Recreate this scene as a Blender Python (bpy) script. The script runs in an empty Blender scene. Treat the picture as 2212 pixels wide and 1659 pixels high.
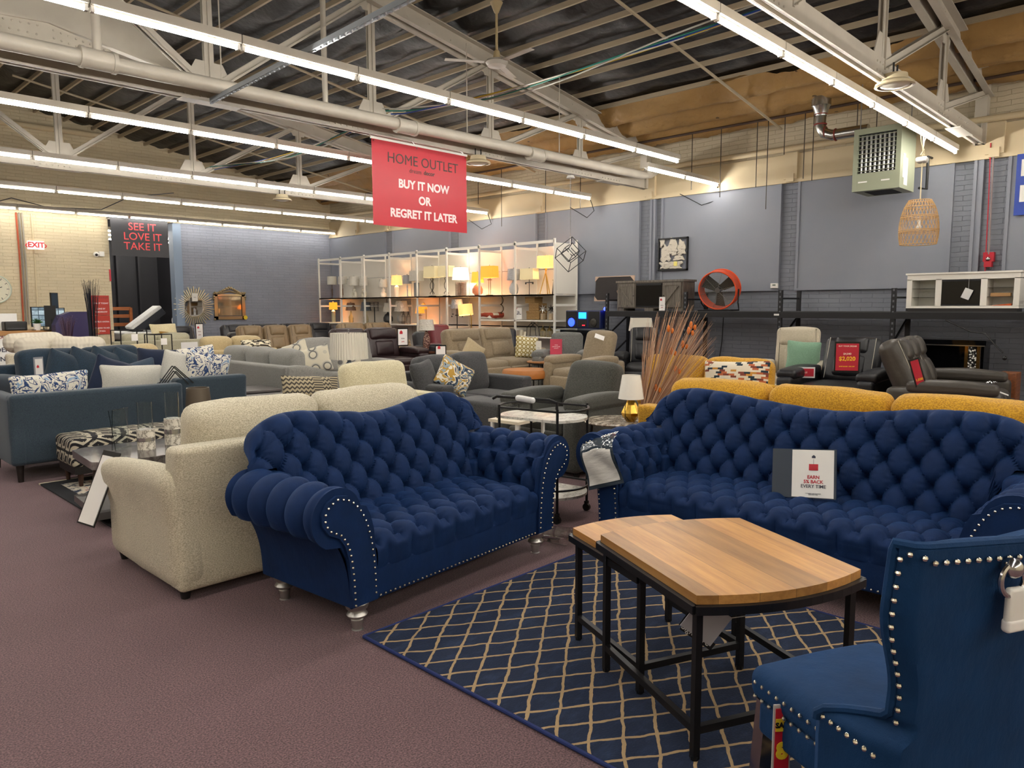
import bpy, math, random
import numpy as np
from mathutils import Matrix, Vector, noise
from math import sin, cos, pi, radians, sqrt, exp
random.seed(7)
SC = bpy.context.scene
COL = SC.collection
# ---------------- camera ----------------
def _cam():
    f, cx, cy = 1590.0, 1106.0, 829.5
    vx = np.array([2650-cx, 657-cy, f]); vy = np.array([-549-cx, 667-cy, f])
    X = vx/np.linalg.norm(vx); Y = vy/np.linalg.norm(vy); Y -= X*(X@Y); Y /= np.linalg.norm(Y)
    Rm = np.array([X, Y, np.cross(X, Y)])
    r, d, w = Rm[:, 0], Rm[:, 1], Rm[:, 2]
    cam = bpy.data.cameras.new('camera'); o = bpy.data.objects.new('camera', cam); COL.objects.link(o)
    M = Matrix(((r[0], -d[0], -w[0], 0), (r[1], -d[1], -w[1], 0), (r[2], -d[2], -w[2], 1.5), (0, 0, 0, 1)))
    o.matrix_world = M
    cam.sensor_fit = 'HORIZONTAL'; cam.sensor_width = 36; cam.lens = f/2212*36
    cam.clip_start = 0.05; cam.clip_end = 200
    SC.camera = o
_cam()
# ---------------- world, exposure ----------------
TUBE = 34.0
w = bpy.data.worlds.new('world'); SC.world = w; w.use_nodes = True
w.node_tree.nodes['Background'].inputs[0].default_value = (0.9, 0.95, 1, 1)
w.node_tree.nodes['Background'].inputs[1].default_value = 0.3
SC.view_settings.view_transform = 'Standard'; SC.view_settings.look = 'None'
SC.view_settings.exposure = 1.5; SC.view_settings.gamma = 1
SC.view_settings.use_curve_mapping = False
# ---------------- materials ----------------
def lin(h):
    h = h.lstrip('#'); o = []
    for i in (0, 2, 4):
        v = int(h[i:i+2], 16)/255; o.append(v/12.92 if v <= .04045 else ((v+.055)/1.055)**2.4)
    return tuple(o)+(1.0,)
class NT:
    def __init__(s, name):
        s.m = bpy.data.materials.new(name); s.m.use_nodes = True; s.t = s.m.node_tree
        s.b = s.t.nodes['Principled BSDF']; s.co = None
    def n(s, typ, **k):
        nd = s.t.nodes.new('ShaderNode'+typ)
        for a, v in k.items():
            if a.startswith('i_'):
                a = a[2:]; a = int(a) if a.isdigit() else a.replace('_', ' ')
                if isinstance(v, bpy.types.NodeSocket): s.t.links.new(v, nd.inputs[a])
                else: nd.inputs[a].default_value = v
            else: setattr(nd, a, v)
        return nd
    def obj(s):
        if not s.co: s.co = s.n('TexCoord').outputs['Object']
        return s.co
    def l(s, a, b): s.t.links.new(a, b)
    def math(s, op, a, b=0.0, c=None):
        nd = s.n('Math', operation=op)
        for i, v in enumerate((a, b, c)):
            if v is None: continue
            if isinstance(v, bpy.types.NodeSocket): s.l(v, nd.inputs[i])
            else: nd.inputs[i].default_value = v
        return nd.outputs[0]
    def ramp(s, fac, stops, interp='LINEAR'):
        nd = s.n('ValToRGB'); nd.color_ramp.interpolation = interp; s.l(fac, nd.inputs[0])
        e = nd.color_ramp.elements
        while len(e) < len(stops): e.new(0.5)
        for i, (p, c) in enumerate(stops):
            e[i].position = p; e[i].color = lin(c) if isinstance(c, str) else (c, c, c, 1)
        return nd.outputs[0]
    def mix(s, fac, a, b):
        nd = s.n('Mix', data_type='RGBA')
        for i, v in ((0, fac), (6, a), (7, b)):
            if isinstance(v, bpy.types.NodeSocket): s.l(v, nd.inputs[i])
            else: nd.inputs[i].default_value = lin(v) if isinstance(v, str) else v
        return nd.outputs[2]
    def noise(s, scale, detail=3, vec=None, rough=.5):
        return s.n('TexNoise', i_Vector=vec or s.obj(), i_Scale=scale, i_Detail=detail, i_Roughness=rough).outputs[0]
    def mp(s, scale=(1, 1, 1), rot=(0, 0, 0), loc=(0, 0, 0)):
        return s.n('Mapping', i_Vector=s.obj(), i_Scale=scale, i_Rotation=rot, i_Location=loc).outputs[0]
    def bump(s, h, dist=.002, strength=.6):
        nd = s.n('Bump', i_Height=h, i_Distance=dist, i_Strength=strength); s.l(nd.outputs[0], s.b.inputs['Normal'])
    def set(s, col=None, rough=None, metal=None, **k):
        if col is not None:
            if isinstance(col, str): s.b.inputs['Base Color'].default_value = lin(col)
            else: s.l(col, s.b.inputs['Base Color'])
        if rough is not None:
            if isinstance(rough, bpy.types.NodeSocket): s.l(rough, s.b.inputs['Roughness'])
            else: s.b.inputs['Roughness'].default_value = rough
        if metal is not None: s.b.inputs['Metallic'].default_value = metal
        for a, v in k.items(): s.b.inputs[a.replace('_', ' ')].default_value = v
        return s
MC = {}
def plain(col, rough=.6, metal=0, name='paint', **k):
    key = (col, rough, metal, name, tuple(sorted(k.items())))
    if key not in MC: MC[key] = NT(name).set(col, rough, metal, **k).m
    return MC[key]
def fabric(col, col2=None, scale=220, bump=.0012, name='fabric', rough=.9, stretch=(1, 1, 1), big=.12):
    key = (col, col2, scale, bump, name)
    if key in MC: return MC[key]
    t = NT(name); v = t.mp(stretch)
    n1 = t.noise(scale, 2, v); n2 = t.noise(3.0, 3)
    c = t.mix(t.ramp(n1, [(.38, 0.0), (.62, 1.0)]), col, col2 or col)
    hs = t.n('HueSaturation', i_Color=c, i_Value=t.math('MULTIPLY_ADD', n2, big*2, 1-big)).outputs[0]
    t.set(hs, rough); t.bump(n1, bump, .7); t.b.inputs['Sheen Weight'].default_value = .15
    MC[key] = t.m; return t.m
def velvet(col, sheen='#3a6bc0', name='velvet', sw=.55):
    key = (col, name)
    if key in MC: return MC[key]
    t = NT(name); n = t.noise(9, 4); n2 = t.noise(420, 1)
    hs = t.n('HueSaturation', i_Color=lin(col), i_Value=t.math('MULTIPLY_ADD', n, .7, .65)).outputs[0]
    t.set(hs, .75); t.b.inputs['Sheen Weight'].default_value = sw
    t.b.inputs['Sheen Roughness'].default_value = .38; t.b.inputs['Sheen Tint'].default_value = lin(sheen)
    t.b.inputs['Specular IOR Level'].default_value = .25
    n4 = t.noise(22, 4, t.mp((1, 1, .5), (.3, .5, .7)), .6); t.bump(t.math('ADD', t.math('MULTIPLY', n2, .12), n4), .006, .5); MC[key] = t.m; return t.m
def leather(col, rough=.42, name='leather'):
    key = (col, name, rough)
    if key in MC: return MC[key]
    t = NT(name); vo = t.n('TexVoronoi', i_Vector=t.obj(), i_Scale=260).outputs[0]; n = t.noise(14, 3)
    hs = t.n('HueSaturation', i_Color=lin(col), i_Value=t.math('MULTIPLY_ADD', n, .3, .85)).outputs[0]
    t.set(hs, rough); t.bump(t.math('ADD', t.math('MULTIPLY', vo, .3), t.math('MULTIPLY', n, 3.)), .004, .35)
    MC[key] = t.m; return t.m
def emis(col, strength, name='glow'):
    t = NT(name); t.set(col, .5); t.b.inputs['Emission Color'].default_value = lin(col); t.b.inputs['Emission Strength'].default_value = strength
    return t.m
def glass(name='clear_glass', col='#f4f8f8', rough=.02, alpha=None):
    key = (name, col, rough)
    if key not in MC:
        t = NT(name); t.set(col, rough); t.b.inputs['Transmission Weight'].default_value = 1; t.b.inputs['IOR'].default_value = 1.25
        MC[key] = t.m
    return MC[key]
def brick(col, mort, axis, name, rough=.75, d=.006, cw=.035):
    t = NT(name); sp = t.n('SeparateXYZ', i_0=t.obj())
    v = t.n('CombineXYZ', i_0=sp.outputs[axis], i_1=sp.outputs[2]).outputs[0]
    wob = t.n('TexNoise', i_Vector=t.obj(), i_Scale=5.0, i_Detail=3.0).outputs['Color']
    v2 = t.n('VectorMath', operation='MULTIPLY_ADD', i_0=wob, i_1=(.035, .035, 0), i_2=v).outputs[0]
    b = t.n('TexBrick', i_Vector=v2, i_Scale=1.0, i_Mortar_Size=.005, i_Mortar_Smooth=.8, i_Brick_Width=.36, i_Row_Height=.078)
    b.inputs['Color1'].default_value = lin(col); b.inputs['Color2'].default_value = tuple(x*(1-cw*2) for x in lin(col)[:3])+(1,)
    b.inputs['Mortar'].default_value = lin(mort)
    n = t.noise(1.1, 5)
    hs = t.n('HueSaturation', i_Color=b.outputs[0], i_Value=t.math('MULTIPLY_ADD', n, .25, .87)).outputs[0]
    t.set(hs, rough)
    n3 = t.noise(28, 3)
    h = t.math('ADD', t.math('MULTIPLY', b.outputs['Fac'], -1.0), t.math('MULTIPLY', n3, .8))
    t.bump(h, d, .9); return t.m
def wood(c1, c2, scale=1., name='wood', axis=0, rough=.45, plank=0, seam='#3a2413'):
    key = (c1, c2, scale, name, axis, plank)
    if key in MC: return MC[key]
    t = NT(name); st = [14, 14, 14]; st[axis] = 1.2
    n = t.noise(3*scale, 5, t.mp(tuple(st)), .65)
    c = t.mix(t.ramp(n, [(.3, 0.0), (.7, 1.0)]), c1, c2)
    if plank:
        sp = t.n('SeparateXYZ', i_0=t.obj()); a = sp.outputs[1-axis] if axis < 2 else sp.outputs[0]
        q = t.math('DIVIDE', a, plank); fl = t.math('FLOOR', q)
        wn = t.n('TexWhiteNoise', noise_dimensions='1D', i_W=t.math('MULTIPLY_ADD', fl, 3.7, 11.3)).outputs[0]
        c = t.n('HueSaturation', i_Color=c, i_Value=t.math('MULTIPLY_ADD', wn, .5, .72)).outputs[0]
        fr = t.math('SUBTRACT', q, fl); ln = t.math('LESS_THAN', fr, .02)
        c = t.mix(t.math('MULTIPLY', ln, .5), c, seam)
    t.set(c, rough); t.bump(n, .0008, .4); MC[key] = t.m; return t.m
def marble(c1='#dedad0', c2='#a8a298', name='marble', scale=4, w=.035, rough=.2):
    key = (c1, c2, name)
    if key in MC: return MC[key]
    t = NT(name); n = t.noise(scale, 6, t.mp((1, 2.2, 1)), .7)
    a = t.math('ABSOLUTE', t.math('SUBTRACT', n, .5)); f = t.ramp(a, [(0.0, 1.0), (w, 0.0)])
    t.set(t.mix(f, c1, c2), rough); MC[key] = t.m; return t.m
def pattern(kind, cols, scale=10, name='patterned_fabric'):
    key = (kind, tuple(cols), scale)
    if key in MC: return MC[key]
    t = NT(name); o = t.obj(); c = cols
    if kind == 'floral':
        a = t.n('TexNoise', i_Vector=o, i_Scale=scale, i_Detail=1.0, i_Distortion=2.2).outputs[0]
        b = t.n('TexNoise', i_Vector=o, i_Scale=scale*2.2, i_Detail=1.0, i_Distortion=3.0).outputs[0]
        l1 = t.ramp(t.math('ABSOLUTE', t.math('SUBTRACT', a, .5)), [(.025, 1.0), (.045, 0.0)])
        l2 = t.ramp(b, [(.60, 0.0), (.63, 1.0)])
        col = t.mix(l2, t.mix(t.ramp(a, [(.60, 0.0), (.66, .8)]), c[0], c[2]), c[1]); col = t.mix(l1, col, c[1])
    elif kind == 'ring':
        v = t.n('TexVoronoi', i_Vector=t.mp((1, 0, 1)), i_Scale=scale, feature='F1', i_Randomness=.45).outputs[0]
        m = t.math('MULTIPLY', v, 1.0)
        col = t.ramp(m, [(0, c[0]), (.26, c[1]), (.36, c[2]), (.46, c[0])], 'CONSTANT')
    elif kind == 'tribal':
        sp = t.n('SeparateXYZ', i_0=o); x, z = sp.outputs[0], sp.outputs[2]
        tri = t.math('PINGPONG', t.math('MULTIPLY', x, scale), .5)
        k = t.math('ADD', t.math('MULTIPLY', z, scale), tri)
        w1 = t.math('GREATER_THAN', t.math('FRACT', k), .55)
        band = t.math('FLOOR', t.math('MULTIPLY', x, scale*.45))
        wn = t.n('TexWhiteNoise', noise_dimensions='1D', i_W=band).outputs[0]
        w2 = t.math('GREATER_THAN', t.math('FRACT', t.math('MULTIPLY', z, scale*1.7)), .5)
        col = t.mix(t.mix(t.math('GREATER_THAN', wn, .5), (0, 0, 0, 1), (1, 1, 1, 1)), t.mix(w1, c[0], c[1]), t.mix(w2, c[0], c[1]))
    elif kind == 'aztec':
        sp = t.n('SeparateXYZ', i_0=o); x = t.math('ADD', sp.outputs[0], t.math('MULTIPLY', sp.outputs[1], 1.0)); z = t.math('ADD', sp.outputs[2], t.math('MULTIPLY', sp.outputs[1], .6))
        a = t.math('PINGPONG', t.math('MULTIPLY', x, scale*.5), .5); b = t.math('PINGPONG', t.math('MULTIPLY', z, scale*.8), .5)
        d = t.math('FRACT', t.math('MULTIPLY', t.math('SNAP', t.math('ADD', a, b), .07), 2.7))
        n = t.noise(26, 2)
        col = t.mix(t.math('GREATER_THAN', t.math('ADD', d, t.math('MULTIPLY', n, .35)), .72), c[0], c[1])
    elif kind == 'stripe':
        sp = t.n('SeparateXYZ', i_0=o); x, z = sp.outputs[0], sp.outputs[2]
        row = t.math('FLOOR', t.math('MULTIPLY', z, scale)); colm = t.math('FLOOR', t.math('ADD', t.math('MULTIPLY', x, scale*.35), t.math('MULTIPLY', row, .37)))
        wn = t.n('TexWhiteNoise', noise_dimensions='2D', i_Vector=t.n('CombineXYZ', i_0=row, i_1=colm).outputs[0]).outputs[0]
        col = t.ramp(wn, [(i/len(c), q) for i, q in enumerate(c)], 'CONSTANT')
    elif kind == 'patch':
        a = t.n('TexNoise', i_Vector=o, i_Scale=scale, i_Detail=2.0, i_Distortion=1.5).outputs[0]
        col = t.ramp(a, [(.30+.4*i/len(c), q) for i, q in enumerate(c)], 'CONSTANT')
    elif kind == 'oval':
        v = t.n('TexVoronoi', i_Vector=t.mp((1, 0, 1)), i_Scale=scale, i_Randomness=.0).outputs[0]
        col = t.ramp(v, [(0, c[0]), (.34, c[1]), (.42, c[2]), (.5, c[1]), (.56, c[0])], 'CONSTANT')
    t.set(col, .9); t.bump(t.noise(260, 1), .0008, .5); MC[key] = t.m; return t.m
# ---------------- mesh builder ----------------
I4 = Matrix.Identity(4)
class MB:
    def __init__(s): s.V = []; s.F = []; s.I = []; s.mi = 0
    def add(s, vs, fs, M=None):
        b = len(s.V)
        if M is None: s.V += [tuple(v) for v in vs]
        else: s.V += [tuple(M @ Vector(v)) for v in vs]
        s.F += [tuple(i+b for i in f) for f in fs]; s.I += [s.mi]*len(fs)
        return s
    def box(s, c, z, M=None, rz=0):
        x, y, h = z[0]/2, z[1]/2, z[2]/2
        vs = [(a*x, b*y, d*h) for d in (-1, 1) for b in (-1, 1) for a in (-1, 1)]
        T = Matrix.Translation(c) @ Matrix.Rotation(rz, 4, 'Z')
        if M is not None: T = M @ T
        return s.add(vs, [(0, 2, 3, 1), (4, 5, 7, 6), (0, 1, 5, 4), (2, 6, 7, 3), (0, 4, 6, 2), (1, 3, 7, 5)], T)
    def b2(s, x0, x1, y0, y1, z0, z1): return s.box(((x0+x1)/2, (y0+y1)/2, (z0+z1)/2), (x1-x0, y1-y0, z1-z0))
    def rbox(s, c, z, r=.03, n=6, crown=(0, 0, 0), M=None, fn=None, nz=0., pinch=0.):
        hx, hy, hz = z[0]/2, z[1]/2, z[2]/2; r = min(r, hx*.98, hy*.98, hz*.98)
        def ax(h):
            e = [-h, -h+.3*r, -h+.7*r, -h+r]; m = [(-h+r)+(2*(h-r))*i/n for i in range(1, n)]
            return e+m+[h-r, h-.7*r, h-.3*r, h]
        X, Y, Z = ax(hx), ax(hy), ax(hz); idx = {}; vs = []; fs = []
        def pt(x, y, zz):
            k = (round(x, 5), round(y, 5), round(zz, 5))
            if k in idx: return idx[k]
            q = [max(-h+r, min(h-r, a)) for a, h in ((x, hx), (y, hy), (zz, hz))]
            d = Vector((x-q[0], y-q[1], zz-q[2])); L = d.length
            p = Vector(q)+(d*(r/L) if L > 0 else d)
            u, v, w = 1-(p.x/hx)**2, 1-(p.y/hy)**2, 1-(p.z/hz)**2
            o = Vector((crown[0]*v*w*(p.x/hx), crown[1]*u*w*(p.y/hy), crown[2]*u*v*(p.z/hz)))
            if pinch:
                o.x -= pinch*(p.x/hx)*v*0+pinch*(p.x/hx)*(1-(p.z/hz)**2)*1.0; o.z -= pinch*(p.z/hz)*(1-(p.x/hx)**2)
            p = p+o
            if nz: p = p+noise.noise_vector((p+Vector(c))*4.5+Vector((c[0]*3, c[1]*5, 1)))*nz
            if fn: p = fn(p)
            idx[k] = len(vs); vs.append(p); return idx[k]
        def face(A, B, f, flip):
            for i in range(len(A)-1):
                for j in range(len(B)-1):
                    q = [f(A[i], B[j]), f(A[i+1], B[j]), f(A[i+1], B[j+1]), f(A[i], B[j+1])]
                    fs.append(tuple(q[::-1]) if flip else tuple(q))
        face(X, Y, lambda a, b: pt(a, b, hz), False); face(X, Y, lambda a, b: pt(a, b, -hz), True)
        face(X, Z, lambda a, b: pt(a, -hy, b), False); face(X, Z, lambda a, b: pt(a, hy, b), True)
        face(Y, Z, lambda a, b: pt(hx, a, b), False); face(Y, Z, lambda a, b: pt(-hx, a, b), True)
        T = Matrix.Translation(c)
        if M is not None: T = T @ M
        return s.add(vs, fs, T)
    def cyl(s, p0, p1, r, n=10, r1=None, cap=True):
        p0, p1 = Vector(p0), Vector(p1); d = p1-p0
        if d.length < 1e-6: return s
        q = d.to_track_quat('Z', 'Y').to_matrix().to_4x4(); L = d.length; r1 = r if r1 is None else r1
        vs = [(cos(2*pi*i/n)*r, sin(2*pi*i/n)*r, 0) for i in range(n)]+[(cos(2*pi*i/n)*r1, sin(2*pi*i/n)*r1, L) for i in range(n)]
        fs = [(i, (i+1) % n, n+(i+1) % n, n+i) for i in range(n)]
        if cap: fs += [tuple(range(n))[::-1], tuple(range(n, 2*n))]
        return s.add(vs, fs, Matrix.Translation(p0) @ q)
    def bar(s, p0, p1, w, h=None, up=(0, 0, 1)):
        p0, p1 = Vector(p0), Vector(p1); d = p1-p0; h = w if h is None else h
        x = d.normalized(); u = Vector(up)
        if abs(x.dot(u)) > .98: u = Vector((0, 1, 0))
        y = u.cross(x).normalized(); z = x.cross(y)
        M = Matrix((x, y, z)).transposed().to_4x4(); M.translation = (p0+p1)/2
        return s.box((0, 0, 0), (d.length, w, h), M)
    def tube(s, pts, r, n=6, closed=False, rr=None):
        P = [Vector(p) for p in pts]; m = len(P); vs = []; fs = []
        prev = None
        for i in range(m):
            a = P[(i-1) % m] if (closed or i > 0) else P[i]; b = P[(i+1) % m] if (closed or i < m-1) else P[i]
            t = (b-a).normalized()
            if prev is None: u = t.orthogonal().normalized()
            else:
                u = prev-t*prev.dot(t); u = u.normalized() if u.length > 1e-5 else t.orthogonal().normalized()
            prev = u; w_ = t.cross(u); R = rr[i] if rr else r
            vs += [P[i]+(u*cos(2*pi*k/n)+w_*sin(2*pi*k/n))*R for k in range(n)]
        for i in range(m if closed else m-1):
            j = (i+1) % m
            fs += [(i*n+k, i*n+(k+1) % n, j*n+(k+1) % n, j*n+k) for k in range(n)]
        if not closed: fs += [tuple(range(n))[::-1], tuple(range((m-1)*n, m*n))]
        return s.add(vs, fs)
    def lathe(s, prof, c=(0, 0, 0), n=20, M=None):
        vs = []; fs = []; m = len(prof)
        for r, z in prof: vs += [(max(r, 1e-4)*cos(2*pi*k/n), max(r, 1e-4)*sin(2*pi*k/n), z) for k in range(n)]
        for i in range(m-1): fs += [(i*n+k, i*n+(k+1) % n, (i+1)*n+(k+1) % n, (i+1)*n+k) for k in range(n)]
        T = Matrix.Translation(c)
        if M is not None: T = T @ M
        return s.add(vs, fs, T)
    def ball(s, c, r, n=8, sc=(1, 1, 1)):
        pr = [(sin(pi*i/n), -cos(pi*i/n)) for i in range(n+1)]
        return s.lathe(pr, c, n*2, Matrix.Diagonal((r*sc[0], r*sc[1], r*sc[2], 1)))
    def grid(s, fn, nu, nv, flip=False):
        vs = [fn(i/nu, j/nv) for i in range(nu+1) for j in range(nv+1)]; k = nv+1
        fs = []
        for i in range(nu):
            for j in range(nv):
                q = (i*k+j, (i+1)*k+j, (i+1)*k+j+1, i*k+j+1); fs.append(q[::-1] if flip else q)
        return s.add(vs, fs)
    def prism(s, poly, t, M=None):
        n = len(poly); vs = [(x, y, 0) for x, y in poly]+[(x, y, t) for x, y in poly]
        fs = [tuple(range(n))[::-1], tuple(range(n, 2*n))]+[(i, (i+1) % n, n+(i+1) % n, n+i) for i in range(n)]
        return s.add(vs, fs, M)
    def build(s, name, mat, parent=None, smooth=True, ang=38):
        me = bpy.data.meshes.new(name); me.from_pydata(s.V, [], s.F)
        for m in (mat if isinstance(mat, (list, tuple)) else [mat]): me.materials.append(m)
        if s.mi or any(s.I): me.polygons.foreach_set('material_index', s.I)
        if smooth:
            me.polygons.foreach_set('use_smooth', [True]*len(s.F))
            me.update(); me.set_sharp_from_angle(angle=radians(ang))
        me.validate(); me.update()
        o = bpy.data.objects.new(name, me); COL.objects.link(o)
        if parent is not None: o.parent = parent
        return o
RX = lambda a: Matrix.Rotation(radians(a), 4, 'X')
RY = lambda a: Matrix.Rotation(radians(a), 4, 'Y')
RZ = lambda a: Matrix.Rotation(radians(a), 4, 'Z')
TR = lambda *a: Matrix.Translation(a)
def tag(o, label=None, cat=None, group=None, kind=None):
    if label: o['label'] = label
    if cat: o['category'] = cat
    if group: o['group'] = group
    if kind: o['kind'] = kind
    return o
def thing(name, label, cat, loc=(0, 0, 0), rz=0, group=None, rot=None):
    o = bpy.data.objects.new(name, None); o.empty_display_size = .1; COL.objects.link(o)
    o.location = loc; o.rotation_euler = rot if rot else (0, 0, radians(rz)); return tag(o, label, cat, group)
def copy_tree(o, parent=None, label=None, loc=None, rz=None):
    c = o.copy(); COL.objects.link(c); c.parent = parent
    if label: c['label'] = label
    if loc is not None: c.location = loc
    if rz is not None: c.rotation_euler = (0, 0, radians(rz))
    for ch in list(o.children): copy_tree(ch, c)
    return c
def struct(name, mb, mat, smooth=False, label=None):
    o = mb.build(name, mat, None, smooth); o['kind'] = 'structure'
    if label: o['label'] = label
    return o
def text(parent, s, size, loc, mat, rot=(90, 0, 0), bold=0., align='CENTER', name='lettering', ext=.0008, sx=1.):
    cu = bpy.data.curves.new(name, 'FONT'); cu.body = s; cu.size = size; cu.align_x = align; cu.align_y = 'CENTER'
    cu.offset = bold; cu.extrude = ext; cu.resolution_u = 3; cu.materials.append(mat); cu.space_line = .95
    o = bpy.data.objects.new(name, cu); COL.objects.link(o); o.parent = parent; o.location = loc
    o.rotation_euler = [radians(a) for a in rot]; o.scale = (sx, 1, 1); return o
BLK = plain('#121212', .5, name='black_paint'); WHT = plain('#e8e6e0', .6, name='white_paint')
PAPER = plain('#e9e7e3', .55, name='paper'); RED = plain('#b8182c', .45, name='red_print')
CHROME = plain('#c9c9c9', .18, 1, name='chrome'); STEEL = plain('#8a8a8a', .35, .9, name='steel')
BMET = plain('#17171a', .4, .3, name='black_metal'); YEL = plain('#e3c52a', .5, name='yellow_print')
# ================= STRUCTURE =================
PK = 4.0
def roofz(x): return 5.0+.16*(13.2-(x if x > PK else 2*PK-x))
carpet = NT('carpet')
_n = carpet.noise(150, 2); _b = carpet.noise(1.2, 4); _d = carpet.noise(60, 2)
_c = carpet.mix(carpet.ramp(_n, [(.35, 0.0), (.65, 1.0)]), '#463437', '#7c5e62')
_c = carpet.mix(carpet.math('MULTIPLY', carpet.ramp(_d, [(.66, 0.0), (.72, 1.0)]), .3), _c, '#8a7c7c')
carpet.set(carpet.n('HueSaturation', i_Color=_c, i_Value=carpet.math('MULTIPLY_ADD', _b, .3, .85)).outputs[0], .97)
carpet.bump(_n, .004, .8); carpet.b.inputs['Sheen Weight'].default_value = .1
struct('floor', MB().b2(-6, 13.6, -6, 27, -.1, 0), carpet.m)
CREAMC, CREAMM = '#d9c49c', '#b59f78'
creamY = brick('#d6c8a8', '#ccbc98', 0, 'cream_painted_brick'); creamX = brick('#cabfa6', '#bdb094', 1, 'cream_painted_brick')
greyX = brick('#7c808a', '#70737d', 1, 'grey_painted_brick', d=.006); greyY = brick('#868a96', '#7a7d88', 0, 'grey_painted_brick', d=.006)
greyP = NT('grey_wall_paint'); _n = greyP.noise(1.4, 5)
greyP.set(greyP.mix(_n, '#7c828f', '#8a8c94'), .6); greyP.bump(greyP.noise(60, 2), .001, .2); greyP = greyP.m
creamP = plain('#cdbc9a', .65, name='cream_paint')
# right wall (X=13.2)
struct('wall_right', MB().b2(13.2, 13.5, -6, 21.1, 3.70, 5.6), creamX)
mb = MB().b2(13.2, 13.5, -6, 21.1, 0, 3.70); struct('wall_right_lower', mb, greyX).name = 'wall_right.001'
mb = MB()
for a, b in ((-6, 2.47), (2.78, 2.91), (3.17, 5.62), (5.92, 8.44), (8.58, 8.71), (8.97, 11.6), (11.9, 14.62), (15.0, 17.5), (17.85, 20.78)):
    mb.b2(13.155, 13.21, a, b, 1.80, 3.70)
    mb.b2(13.135, 13.16, a, a+.045, 1.80, 3.7); mb.b2(13.135, 13.16, b-.045, b, 1.80, 3.7); mb.b2(13.13, 13.16, a, b, 1.77, 1.81)
struct('trim_1', mb, greyP)
mb = MB().b2(13.12, 13.2, -6, 20.8, 3.68, 3.74).b2(13.15, 13.2, -6, 20.8, 3.74, 4.18)
for y in (2.65, 5.75, 8.7, 11.75, 14.8, 17.7, 19.3): mb.b2(13.09, 13.16, y-.12, y+.12, 3.74, 4.2).b2(13.07, 13.12, y-.07, y+.07, 3.69, 3.83)
struct('trim_2', mb, creamP)
# far wall (Y=20.8)
struct('wall_far', MB().b2(-6, 6.62, 20.8, 21.1, 0, 7).b2(6.62, 13.5, 20.8, 21.1, 3.79, 7), creamY)
struct('wall_far.001', MB().b2(8.25, 13.5, 20.79, 21.1, 0, 3.79), greyY)
struct('trim_3', MB().b2(8.2, 8.42, 20.7, 21.0, 0, 3.76), plain('#7f8fa3', .6, name='blue_grey_paint'))
# walls behind the camera
struct('wall_near', MB().b2(-6, 13.5, -6.3, -6, 0, 7), creamY); struct('wall_left', MB().b2(-6.3, -6, -6, 27, 0, 7), creamX)
# dark back room
dk = plain('#1d1c20', .6, name='black_paint_wall')
mb = MB().b2(-6, 13.5, 26.7, 27, 0, 6).b2(10.0, 10.3, 21.1, 27, 0, 6).b2(5.9, 6.1, 21.1, 27, 0, 6).b2(-6, 13.5, 21.1, 27, 6, 6.1)
mb.b2(8.62, 8.7, 26.5, 26.72, 0, 5).b2(9.3, 9.36, 26.5, 26.7, 0, 5)
struct('wall_backroom', mb, dk)
# roof insulation, dark wrapped and kraft faced
def roofmesh(x0, x1, y0, y1, nx, ny, amp, edge=0):
    def fn(u, v):
        x, y = x0+(x1-x0)*u, y0+(y1-y0)*v
        if edge and u < .5: x += edge*(1-2*u)*noise.noise(Vector((y*.9, 3, 0)))*1.4
        ph = (x-13.2)/.62; k = abs(sin(pi*ph))
        w = noise.noise(Vector((x*1.7, y*1.3, 0)))*.6+noise.noise(Vector((x*5, y*3.2, 4)))*.3+abs(noise.noise(Vector((x*9, y*4, 9))))*.25
        return (x, y, roofz(x)-.02-k*.07-amp*k*(w+.2)-(.06+.17*k**.5+.03*abs(noise.noise(Vector((x*7, y*2.5, 3))))+.02*noise.noise(Vector((x*16, y*9, 1))) if edge else 0))
    return MB().grid(fn, nx, ny)
ins = NT('dark_insulation_wrap'); _n = ins.noise(1.6, 5); _f = ins.noise(9, 4)
ins.set(ins.mix(ins.ramp(_n, [(.35, 0.0), (.7, 1.0)]), '#0e0b0c', '#241d1a'), .5); ins.bump(_f, .03, .6)
kr = NT('kraft_insulation_paper'); _n = kr.noise(1.3, 4); _f = kr.noise(10, 4)
_k = kr.mix(_n, '#8c6c3e', '#b8935a'); _v = kr.n('TexVoronoi', i_Vector=kr.mp((1.2, .8, 1)), i_Scale=2.6).outputs[0]
_k = kr.mix(kr.math('MULTIPLY', kr.math('LESS_THAN', _v, .075), .75), _k, '#2a2118')
kr.set(_k, .6); kr.bump(_f, .03, .7)
struct('ceiling', roofmesh(-6, 11.75, -6, 20.9, 200, 190, .13), ins.m, True)
struct('ceiling.001', roofmesh(11.35, 13.25, -6, 20.9, 60, 420, .07, .10), kr.m, True)
STL = NT('white_painted_steel'); _n = STL.noise(3, 5); STL.set(STL.mix(_n, '#a9a194', '#cbc4b6'), .5); STL = STL.m
STL2 = plain('#b5a78e', .6, name='aged_white_paint')
n = 0; x = 13.2-.62*3
PUR = []
while x > -5.5:
    mb = MB().b2(x-.02, x+.02, -6, 20.8, roofz(x)-.165, roofz(x)-.09)
    o = mb.build('roof_purlin', STL2, None, False)
    o['kind'] = 'structure'; o['label'] = 'thin cream roof purlin running under the dark insulation'; o['group'] = 'roof purlins'; x -= .62; n += 1
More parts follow.
